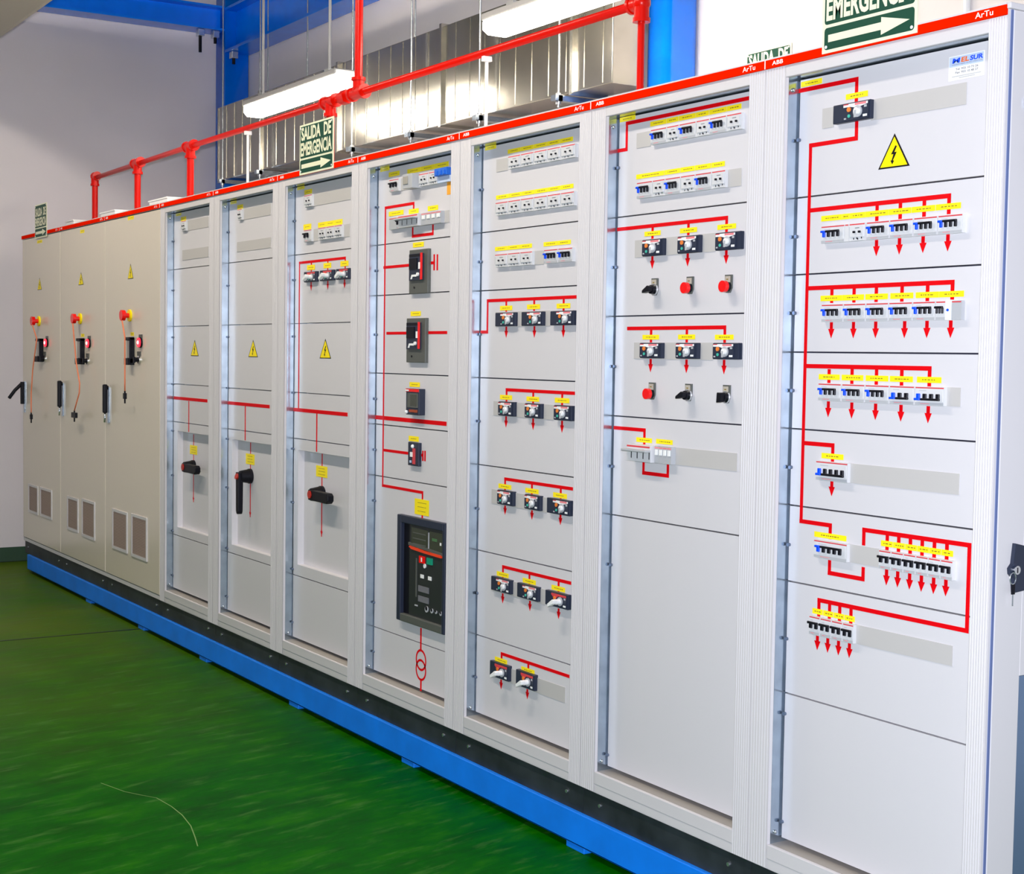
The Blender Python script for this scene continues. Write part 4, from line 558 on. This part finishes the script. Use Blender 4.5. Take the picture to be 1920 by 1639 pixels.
def open_cabinet(n, i):
    d = D[n]; e, x0, x1 = carcass(n, i)
    A, Bf = BX[i]+0.0753, BX[i+1]-(0.052 if n == 'c10' else 0.0645)
    # outer frame with ribbed stiles
    b = MB(); b.box(A, Bf, 0.0, 0.012, OZ1, ZS0-0.002, paint); b.build('top_rail', e, 0.0015)
    b = MB(); b.box(A, Bf, 0.0, 0.012, ZB+0.028, OZ0, paint); b.build('bottom_rail', e, 0.0015)
    b = MB(); b.box(A, Bf, 0.002, 0.010, ZB+0.004, ZB+0.0275, paint); b.box(x0, x1, 0.003, 0.11, ZB, ZB+0.004, paint); b.build('base_trim', e)
    for s0, s1 in ((x0, A), (Bf, x1)):
        b = MB(); w = s1-s0; k = 7; N = 2*k+1; P = []
        prof = [(s0, 0.0), (s0, 0.0)]
        pts = [(s0, 0.0)]
        for q in range(k):
            c = s0+w*(q+0.5)/k; pts += [(c-0.0022, 0.0), (c-0.0012, 0.0009), (c+0.0012, 0.0009), (c+0.0022, 0.0)]
        pts += [(s1, 0.0)]
        m_ = len(pts)
        P = [(x, y, ZB+0.002) for x, y in pts]+[(x, y, ZS0-0.002) for x, y in pts]
        b.poly(P, [(q, q+1, q+1+m_, q+m_) for q in range(m_-1)], paint)
        b.box(s0, s1, 0.0021, 0.012, ZB+0.002, ZS0-0.002, paint)
        b.build('ribbed_stile', e)
    # galvanised lining of the recess
    b = MB(); t = 0.0015
    b.box(A-t, A, 0.0125, 0.11, OZ0-t, OZ1+t, galv); b.box(Bf, Bf+t, 0.0125, 0.11, OZ0-t, OZ1+t, galv)
    b.box(A, Bf, 0.0125, 0.11, OZ1, OZ1+t, galv); 
    for sz in (OZ1-0.03, OZ0+0.03): b.ball((A+0.001, 0.028, sz), 0.006, steel, 8)
    b.build('galvanised_lining', e)
    b = MB(); b.box(A, Bf, 0.0125, 0.11, OZ0-t, OZ0, sillm); b.build('recess_sill', e)
    # cover plates
    g = 0.0021; zs = [OZ1-0.002]+SEAMS[n]+[OZ0+0.012]
    ins = d.get('inset')
    for k in range(len(zs)-1):
        b = MB(); zt, zb_ = zs[k]-g, zs[k+1]+g; a0, a1 = A+0.0065, Bf-0.002
        if ins and zb_ < ins['z0'] and zt > ins['z1']:
            iz0, iz1, ix0 = ins['z0'], ins['z1'], ins['x0']; ix1 = a1-0.03; dp = ins['dep']
            b.box(a0, ix0, YP, YP+0.0018, zb_, zt, coverpaint); b.box(ix1, a1, YP, YP+0.0018, zb_, zt, coverpaint)
            b.box(ix0, ix1, YP, YP+0.0018, iz1, zt, coverpaint); b.box(ix0, ix1, YP, YP+0.0018, zb_, iz0, coverpaint)
            b.box(ix0-0.0015, ix0, YP+0.0018, YP+dp, iz0, iz1, coverpaint); b.box(ix1, ix1+0.0015, YP+0.0018, YP+dp, iz0, iz1, coverpaint)
            b.box(ix0, ix1, YP+0.0018, YP+dp, iz1, iz1+0.0015, coverpaint); b.box(ix0, ix1, YP+0.0018, YP+dp, iz0-0.0015, iz0, coverpaint)
            b.box(ix0, ix1, YP+dp, YP+dp+0.0015, iz0, iz1, coverpaint)
        else:
            b.box(a0, a1, YP, YP+0.016, zb_, zt, coverpaint)
        b.build('cover_plate', e)
    b = MB(); b.box(A, Bf, YP+0.034, YP+0.036, OZ0+0.03, OZ1, dark) if not ins else None  # dark sheet added behind the covers to make their gaps look shaded
    if b.v: b.build('gap_backing', e)
    for z in D['screws'].get(n) or [2.15, 1.89, 1.64, 1.39, 1.14, 0.9, 0.6, 0.36]:
        b = MB(); b.cyl((A+0.009, YP-0.008, z), (A+0.009, YP, z), 0.0048, mat('screw_steel', (0.16, 0.20, 0.28), 0.5, metal=0.7), n=10); b.build('screw', e)
    for L in d['lines']: mimic(e, L)
    for L in d.get('bus', []): mimic(e, L, 0.016)
    for x, za, zb_ in d['arrows']: arrow(e, x, za, zb_)
    for x_0, x_1, z, h in d['labels']: label_part(e, x_0, x_1, z, h, YP-0.0008, 1 if h < 0.03 else 3)
    for q in d['blanks']: b = MB(); b.box(q[0], q[1], YP-0.002, YP, q[2], q[3], blankm); b.build('blank_cover', e)
    for q in d['mods']: module(e, *q)
    for q in d['mccb']: breaker_plate(e, *q)
    for q in d['btn']: button(e, *q)
    for q in d['tri']: warning(e, q[0], q[1], q[2], q[3], YP)
    if ins:
        Y = YP+ins['dep']; x, za, zb_ = ins['line']
        mimic(e, [(x, za), (x, zb_)], 0.009, Y); arrow(e, x, zb_+0.03, zb_, Y)
        l = ins['lab']; label_part(e, l[0], l[1], (l[2]+l[3])/2, l[3]-l[2], Y-0.0008, 3)
        rotary_handle(e, x+0.005, ins['h'][1]+(0.012 if n == 'c5' else 0.0), Y, n == 'c5')
    return e, A, Bf
def vent(e, x0, x1, z0, z1):
    b = MB(); y = -0.006; t = 0.016
    b.box(x0, x1, y, 0, z1-t, z1, paint); b.box(x0, x1, y, 0, z0, z0+t, paint); b.box(x0, x0+t, y, 0, z0+t, z1-t, paint); b.box(x1-t, x1, y, 0, z0+t, z1-t, paint)
    b.box(x0+t, x1-t, -0.001, 0, z0+t, z1-t, ventm)
    z = z0+t+0.004
    while z < z1-t-0.003: b.box(x0+t, x1-t, -0.004, -0.001, z, z+0.0022, ventm); z += 0.009
    b.build('ventilation_grille', e)
def door_cabinet(n, i):
    d = D[n]; e, x0, x1 = carcass(n, i)
    b = MB()
    b.box(x0, x1, 0.02, 0.11, ZB, ZS0-0.002, paint)
    b.box(x0, x1, 0.004, 0.02, ZB, ZB+0.022, paint); b.build('frame', e)
    b = MB(); b.box(x0+0.004, x1-(0.004 if n != 'c3' else 0.004), 0.0, 0.018, ZB+0.026, ZS0-0.006, doorpaint); dr = b.build('door', e, 0.003)
    for q in d['labels']: label_part(e, q[0], q[1], q[2], q[3], -0.0002)
    for q in d['tri']: warning(e, q[0], q[1], q[2], q[3], 0.0)
    for q in d['vents']: vent(e, *q)
    # emergency stop
    x, z = d['estop']; b = MB(); b.cyl((x, -0.010, z), (x, 0, z), 0.034, warn_y, n=24); o = b.build('emergency_stop', e)
    b = MB(); b.cyl((x, -0.035, z), (x, -0.010, z), 0.014, redbtn, n=18); b.cyl((x, -0.055, z), (x, -0.033, z), 0.030, redbtn, r1=0.030, n=24); b.build('button_head', o, 0.003)
    # tall black control unit
    u0, u1, z0, z1 = d['dev']; u1 = max(u1, u0+0.10); u0 += 0.035; u1 += 0.035
    b = MB(); b.box(u0+0.045, u1+0.0, -0.028, 0, z0, z1, black); b.box(u0+0.03, u1, -0.040, 0, z0-0.01, z0+0.028, black); b.box(u0+0.035, u1, -0.034, 0, z1-0.018, z1, black)
    o = b.build('door_control_unit', e, 0.003)
    b = MB(); b.box(u0+0.05, u1-0.012, -0.0300, -0.028, z0+0.03, z1-0.02, mat('unit_window', (0.28, 0.26, 0.24), 0.2)); b.build('window', o)
    if n != 'c1': label_part(e, u0+0.03, u1-0.01, z1+0.018, 0.02, -0.0002)
    x, z = d['lamp']; x += 0.04; b = MB(); b.box(x-0.028, x+0.028, -0.004, 0, z+0.022, z+0.045, greyplate); b.cyl((x, -0.010, z), (x, 0, z), 0.030, black, n=20); o = b.build('indicator_lamp', e)
    b = MB(); b.cyl((x, -0.018, z), (x, -0.010, z), 0.026, redlens, n=20); b.ball((x, -0.018, z), 0.011, whitelens, 10, (1, 0.5, 1)); b.build('lens', o)
    x, z = d['knob']; b = MB(); b.box(x-0.03, x+0.03, -0.004, 0, z+0.008, z+0.034, greyplate); b.cyl((x, -0.008, z-0.012), (x, 0, z-0.012), 0.022, chrome, n=20); o = b.build('selector_switch', e)
    b = MB(); b.cyl((x, -0.026, z-0.012), (x, -0.008, z-0.012), 0.013, black, n=14); b.box(x-0.006, x+0.006, -0.036, -0.024, z-0.030, z+0.004, black); b.build('knob', o, 0.002)
    # orange cord with padlock, hanging from the stop button
    C = [(p[0]-0.03, -0.05, p[1]) for p in d['cord']]
    C[0] = (d['estop'][0], -0.05, d['estop'][1]-0.015)
    P = []
    for k in range(len(C)-1):
        for t in range(5): P.append(tuple(C[k][q]*(1-t/5)+C[k+1][q]*t/5 for q in range(3)))
    P.append(C[-1]); b = MB(); b.tube(P, 0.0042, orangecord, 8); o = b.build('orange_cord', e)
    cx, cy, cz = C[-1]; b = MB(); b.box(cx-(0.045 if n == 'c2' else 0.012), cx+(0.045 if n == 'c2' else 0.012), cy-0.008, cy+0.008, cz-0.045, cz-0.012, black); b.cyl((cx, cy, cz-0.07), (cx, cy, cz), 0.005, black, n=8); b.build('padlock', o, 0.003)
    # swing handle at the left edge of the door
    hx = {'c1': x0+0.06, 'c2': -7.476, 'c3': -6.50}[n]; z0, z1 = 1.195, 1.345
    if n == 'c1': z0, z1 = 1.18, 1.335
    b = MB(); b.box(hx-0.018, hx+0.018, -0.008, 0, z0-0.06, z1+0.005, galv); o = b.build('swing_handle', e, 0.003)
    b = MB()
    if n == 'c1':
        b.prism([(hx-0.014, z1), (hx+0.014, z1), (hx+0.014, z0), (hx-0.014, z0)], -0.030, -0.010, black)
        b.tube([(hx, -0.02, z1-0.01), (hx, -0.07, z1-0.06), (hx, -0.11, z1-0.115)], 0.012, black, 10); b.build('lever', o, 0.003)
    else:
        b.box(hx-0.015, hx+0.015, -0.038, -0.012, z0, z1+0.02, black); b.cyl((hx, -0.012, z1), (hx, -0.006, z1), 0.012, black); b.build('lever', o, 0.008, 3)
        b = MB(); b.tube([(hx, -0.024, z0+0.005), (hx, -0.026, z0-0.055)], 0.006, steel, 8); b.build('key_rod', o)
    return e
for i, n in enumerate(('c1', 'c2', 'c3')): door_cabinet(n, i)
CAB = {}
for i, n in enumerate(('c4', 'c5', 'c6', 'c7', 'c8', 'c9', 'c10')): CAB[n] = open_cabinet(n, i+3)
# --- special devices of the fourth open cabinet
e = CAB['c7'][0]; d = D['c7']
for x0, x1, z0, z1 in d['big']:
    w, h = x1-x0, z1-z0; y = YP-0.014; x1 -= 0.006; w = x1-x0
    b = MB(); b.box(x0, x1, y, YP+0.02, z0, z1, greyplate); o = b.build('large_case_breaker', e, 0.002)
    b = MB(); b.box(x0+w*0.10, x0+w*0.80, y-0.008, y, z0+h*0.30, z1-h*0.10, slate); b.box(x0+w*0.14, x0+w*0.55, y-0.012, y-0.008, z0+h*0.55, z1-h*0.20, black)
    b.box(x0+w*0.10, x0+w*0.72, y-0.0085, y-0.008, z1-h*0.17, z1-h*0.11, black); b.build('face_plate', o)
    b = MB(); b.box(x0+w*0.72, x0+w*0.82, y-0.010, y-0.008, z0+h*0.31, z1-h*0.09, redbtn); b.build('red_stripe', o)
    b = MB(); b.box(x0+w*0.62, x0+w*0.71, y-0.010, y-0.008, z0+h*0.55, z0+h*0.70, white); b.cyl((x0+w*0.60, y-0.014, z0+h*0.43), (x0+w*0.60, y-0.008, z0+h*0.43), 0.007, white, n=12)
    b.prism([(x0+w*0.20, z0+h*0.33), (x0+w*0.26, z0+h*0.43), (x0+w*0.48, z0+h*0.43), (x0+w*0.50, z0+h*0.38), (x0+w*0.30, z0+h*0.385), (x0+w*0.27, z0+h*0.33)], y-0.010, y-0.008, white); b.build('markings', o)
    b = MB(); b.cyl((x0+w*0.3, y-0.002, z0+h*0.14), (x0+w*0.3, y, z0+h*0.14), 0.004, black, n=10); b.build('plate_screw', o)
x0, x1, z0, z1 = d['unit']; w, h = x1-x0, z1-z0; y = YP-0.028
b = MB(); b.box(x0, x1-0.025, y, YP, z0, z1, slate); o = b.build('protection_unit', e, 0.002)
x1 -= 0.025; w = x1-x0
b = MB(); b.box(x0, x1, y-0.002, y, z1-h*0.12, z1-h*0.01, redbtn); b.box(x0, x0+w*0.25, y-0.0025, y-0.002, z1-h*0.10, z1-h*0.04, white); b.build('brand_stripe', o)
b = MB(); b.box(x0+w*0.15, x1-w*0.05, y-0.003, y, z0+h*0.28, z1-h*0.17, greyplate); b.box(x0+w*0.4, x1-w*0.12, y-0.0035, y-0.003, z0+h*0.34, z1-h*0.22, lcd); b.build('display', o)
b = MB(); b.box(x0+w*0.3, x1-w*0.1, y-0.003, y, z0+h*0.1, z0+h*0.2, mat('dark_orange', (0.35, 0.05, 0.01), 0.4)); b.ball((x0+w*0.12, y-0.004, z0+h*0.1), 0.007, white, 8); b.build('buttons', o)
x0, x1, z0, z1 = d['small']; w, h = x1-x0, z1-z0; y = YP-0.014; x1 -= 0.008; w = x1-x0
b = MB(); b.box(x0, x1, y, YP+0.02, z0, z1, slate); o = b.build('small_case_breaker', e, 0.002)
b = MB(); b.box(x0+w*0.5, x0+w*0.72, y-0.003, y, z0+h*0.08, z1-h*0.25, redp); b.build('red_stripe', o)
b = MB(); b.box(x0+w*0.28, x0+w*0.52, y-0.004, y, z0+h*0.38, z0+h*0.58, white); b.ball((x0+w*0.5, y-0.002, z1-h*0.17), 0.008, white, 8); b.box(x0+w*0.2, x0+w*0.35, y-0.002, y, z0+h*0.12, z0+h*0.22, logolb); b.build('markings', o)
x0, x1, z0, z1 = d['acb']; w, h = x1-x0, z1-z0; yf = YP-0.020; t = 0.030
b = MB(); b.box(x0, x0+t, yf, YP+0.004, z0, z1, slate); b.box(x1-t*0.6, x1, yf, YP+0.004, z0, z1, slate); b.box(x0+t, x1-t*0.6, yf, YP+0.004, z0, z0+t, greyplate); b.box(x0+t, x1-t*0.6, yf, YP+0.004, z1-t, z1, slate)
o = b.build('air_circuit_breaker', e, 0.003)
X0, X1 = x0+w*0.22, x1-t*0.6-0.004; W_ = X1-X0; yi = yf+0.012; H0, H1 = z0+t, z1-t; HH = H1-H0
b = MB(); b.box(x0+t, X0, yf+0.0165, YP+0.003, H0, H1, black); b.box(X0, X1+0.004, yi, YP+0.003, H0, H1, mat('breaker_face', (0.015, 0.018, 0.020), 0.4)); b.build('face_plate', o)
zt = H0+HH*0.74
b = MB(); b.box(X0+W_*0.08, X0+W_*0.55, yi-0.004, yi, zt+HH*0.03, H1-HH*0.03, lcd)
for k in range(3): b.box(X0+W_*0.12, X0+W_*0.5, yi-0.0045, yi-0.004, zt+HH*(0.05+0.06*k), zt+HH*(0.062+0.06*k), greyplate)
b.box(X0+W_*0.60, X0+W_*0.95, yi-0.004, yi, zt+HH*0.03, H1-HH*0.03, lcd); b.box(X0+W_*0.57, X0+W_*0.585, yi-0.0045, yi, zt+HH*0.04, H1-HH*0.05, modg); b.box(X0+W_*0.9, X0+W_*0.94, yi-0.0045, yi-0.004, zt+HH*0.10, zt+HH*0.13, white)
b.box(X0+W_*0.68, X0+W_*0.82, yi-0.0045, yi-0.004, zt+HH*0.13, zt+HH*0.16, mat('green_tag', (0.06, 0.16, 0.06), 0.5)); b.build('trip_unit', o)
b = MB(); b.prism([(X0, zt+HH*0.03), (X1, zt-0.002), (X1, zt+HH*0.025), (X0, zt+HH*0.06)], yi-0.006, yi, greyplate); b.build('rim', o)
b = MB(); b.prism([(X0+W_*0.03, zt+HH*0.012), (X0+W_*0.10, zt-HH*0.008), (X0+W_*0.5, zt-HH*0.022), (X0+W_*0.95, zt-HH*0.030), (X0+W_*0.95, zt), (X0+W_*0.5, zt+0.002), (X0+W_*0.05, zt+HH*0.026)], yi-0.008, yi, mat('orange_stripe', (0.85, 0.05, 0.01), 0.35)); b.build('orange_stripe', o)
b = MB(); b.box(X0+W_*0.32, X0+W_*0.46, yi-0.006, yi, zt-HH*0.135, zt-HH*0.06, redbtn); b.box(X0+W_*0.38, X0+W_*0.41, yi-0.0065, yi-0.006, zt-HH*0.12, zt-HH*0.075, white); b.build('open_button', o)
b = MB(); b.box(X0+W_*0.54, X0+W_*0.68, yi-0.006, yi, zt-HH*0.130, zt-HH*0.06, greenp); b.build('close_button', o)
b = MB(); b.cyl((X0+W_*0.46, yi-0.003, zt-HH*0.16), (X0+W_*0.46, yi, zt-HH*0.16), 0.009, white, n=14); b.build('round_indicator', o)
for q in (0.34, 0.56): b = MB(); b.box(X0+W_*q, X0+W_*(q+0.09), yi-0.002, yi, zt-HH*0.30, zt-HH*0.26, white); b.build('indicator_window', o)
for q in (0.385, 0.495): b = MB(); b.box(X0+W_*0.28, X0+W_*0.58, yi-0.002, yi, zt-HH*(q+0.065), zt-HH*q, logogrey); b.build('rating_plate', o)
b = MB(); b.box(X0+W_*0.20, X0+W_*0.23, yi-0.002, yi, zt-HH*0.52, zt-HH*0.10, greyplate); b.box(X0+W_*0.18, X0+W_*0.26, yi-0.002, yi, zt-HH*0.62, zt-HH*0.605, modg); b.build('charging_lever', o)
for q, r in ((0.53, 0.012), (0.68, 0.009), (0.80, 0.006), (0.93, 0.008)): b = MB(); b.cyl((X0+W_*q, yi-0.003, zt-HH*0.62), (X0+W_*q, yi, zt-HH*0.62), r, modg, n=14); b.cyl((X0+W_*q, yi-0.0034, zt-HH*0.61), (X0+W_*q, yi-0.003, zt-HH*0.61), r*0.7, black, n=14); b.build('key_lock', o)
cx, z0, z1, ww = d['rings']; R = (z1-z0)/2/1.47
def ring(cz, r):
    b = MB(); n = 36; P = []
    for k in range(n):
        t = 2*math.pi*k/n
        for rr in (r-0.0045, r+0.0045): P.append((cx+rr*math.cos(t), YP-0.0008, cz+rr*math.sin(t)))
    b.poly(P, [(2*k, 2*k+1, (2*k+3) % (2*n), (2*k+2) % (2*n)) for k in range(n)], redtape); b.build('mimic_ring', e)
ring(z1-R, R-0.003); ring(z0+R, R-0.003)
x0, x1, z0, z1 = d['orange']; b = MB(); b.box(x0, x1+0.01, YP-0.0008, YP, z0, z1, mat('orange_label', (0.85, 0.36, 0.02), 0.5)); b.build('orange_label', e)
# --- company sticker of the rightmost cabinet
e = CAB['c10'][0]; x0, x1, z0, z1 = D['c10']['sticker']; x1 = min(x1, CAB['c10'][2]-0.004); w, h = x1-x0, z1-z0; y = YP-0.0008
b = MB(); b.box(x0, x1, y, YP, z0, z1, white); b.box(x0+w*0.02, x1-w*0.02, y-0.0002, y, z0+h*0.55, z1-h*0.04, logolb); o = b.build('company_sticker', e)
text_mesh('M', x0+w*0.10, x0+w*0.33, z0+h*0.70, z1-h*0.10, y-0.0006, logob, 'lettering', o, bold=0.04, shear=0.1)
text_mesh('EL', x0+w*0.35, x0+w*0.58, z0+h*0.70, z1-h*0.10, y-0.0006, logoo, 'lettering', o, bold=0.04, shear=0.1)
text_mesh('SUR', x0+w*0.60, x0+w*0.97, z0+h*0.70, z1-h*0.10, y-0.0006, logob, 'lettering', o, bold=0.04, shear=0.1)
text_mesh('MONTAJES ELECTRICOS', x0+w*0.10, x0+w*0.95, z0+h*0.60, z0+h*0.66, y-0.0006, logogrey, 'lettering', o)
text_mesh('Tel: 955 10 73 26', x0+w*0.20, x0+w*0.84, z0+h*0.40, z0+h*0.49, y-0.0006, logogrey, 'lettering', o, bold=0.02)
text_mesh('Fax: 955 10 48 27', x0+w*0.20, x0+w*0.84, z0+h*0.26, z0+h*0.35, y-0.0006, logogrey, 'lettering', o, bold=0.02)
b = MB(); b.box(x0+w*0.10, x0+w*0.92, y-0.0003, y, z0+h*0.14, z0+h*0.17, modg); b.box(x0+w*0.30, x0+w*0.75, y-0.0003, y, z0+h*0.07, z0+h*0.10, modg); b.build('small_print', o)
# --- end panel, side stile, latch and keys on the right end of the row
SX = BX[10]
e = CAB['c10'][0]
b = MB(); b.box(SX-0.001, SX+0.0015, 0.010, 0.0165, ZB, ZS0+0.012, mat('edge_gap_blue', (0.10, 0.14, 0.30), 0.5)); b.build('edge_gap_strip', e)  # dark blue strip added to draw the gap beside the end stile
b = MB(); b.box(SX-0.001, SX+0.004, 0.0165, 0.105, ZB, ZS0+0.012, paint); b.box(SX-0.001, SX+0.004, 0.1055, DEPTH, 0.86, ZS0+0.012, paint); b.build('end_stile', e, 0.001)
b = MB(); b.box(SX-0.001, SX+0.002, 0.1055, DEPTH, ZB, 0.859, pane); b.build('end_panel', e)
b = MB(); b.box(SX-0.001, SX+0.010, -0.004, DEPTH, ZS0+0.0125, ZS1+0.004, paint); b.build('end_cap', e, 0.002)
b = MB(); zc = 1.10
b.poly([(SX+0.004, 0.066, zc+0.066), (SX+0.004, 0.13, zc+0.052), (SX+0.004, 0.13, zc-0.040), (SX+0.004, 0.066, zc-0.046), (SX+0.004, 0.062, zc-0.012), (SX+0.004, 0.052, zc-0.003), (SX+0.004, 0.050, zc+0.010), (SX+0.004, 0.060, zc+0.020)]+[(SX+0.014, 0.066, zc+0.066), (SX+0.014, 0.13, zc+0.052), (SX+0.014, 0.13, zc-0.040), (SX+0.014, 0.066, zc-0.046), (SX+0.014, 0.062, zc-0.012), (SX+0.014, 0.052, zc-0.003), (SX+0.014, 0.050, zc+0.010), (SX+0.014, 0.060, zc+0.020)],
 [tuple(range(7, -1, -1)), tuple(range(8, 16))]+[(k, (k+1) % 8, (k+1) % 8+8, k+8) for k in range(8)], slate)
o = b.build('latch_plate', e, 0.001)
b = MB(); b.cyl((SX+0.014, 0.068, zc+0.006), (SX+0.020, 0.068, zc+0.006), 0.010, chrome, n=16); b.box(SX+0.020, SX+0.0205, 0.0665, 0.0695, zc, zc+0.012, black); b.build('lock_cylinder', o)
b = MB(); b.box(SX+0.014, SX+0.015, 0.098, 0.114, zc-0.002, zc+0.010, redp); b.build('latch_mark', o)
kz = zc-0.012; b = MB(); b.tube([(SX+0.018, 0.055+0.010*math.cos(t*math.pi/8), kz+0.013*math.sin(t*math.pi/8)) for t in range(17)], 0.0012, steel, 6); k_ = b.build('key_ring', e)
b = MB(); b.box(SX+0.015, SX+0.019, 0.053, 0.063, kz-0.036, kz-0.013, black); b.box(SX+0.016, SX+0.018, 0.056, 0.060, kz-0.062, kz-0.036, steel); b.build('key', k_, 0.001)
b = MB(); b.box(SX+0.004, SX+0.012, 0.055, 0.075, 2.13, 2.155, galv); b.cyl((SX+0.006, 0.068, 2.09), (SX+0.006, 0.068, 2.14), 0.004, galv, n=8); b.build('stay_bracket', e, 0.002)
for k, zz in enumerate((2.045, 2.025, 2.004)):
    b = MB(); b.tube([(SX+0.010, 0.070+0.006*k, zz-0.006), (SX+0.014, 0.084+0.006*k, zz+0.004), (SX+0.010, 0.115, zz+0.004)], 0.003, black, 8); b.build('curved_mark', e)  # three short curved black tubes on the side stile
# cable entry boxes on the roof of the closed cabinets
for x0, x1, lab in ((-8.20, -8.02, 'small white cable entry box on top of the leftmost cabinet, beside the small exit sign'), (-7.40, -7.10, 'white cable entry box on the cabinet top between the two leftmost pipe drops'), (-6.44, -6.12, 'white cable entry box on the cabinet top nearest the third red pipe drop')):
    x0 += 0.0
    q = empty('cable_entry_box', ((x0+x1)/2, 0.3, 2.352)); tag(q, lab, 'box', 'white boxes on the cabinet roofs')
    b = MB(); b.box(x0, x1, 0.22, 0.34, 2.3565, 2.440, white); b.build('box_body', q, 0.003)
    b = MB(); b.box(x0-0.006, x1+0.006, 0.214, 0.346, 2.440, 2.449, white); b.build('lid', q, 0.002)
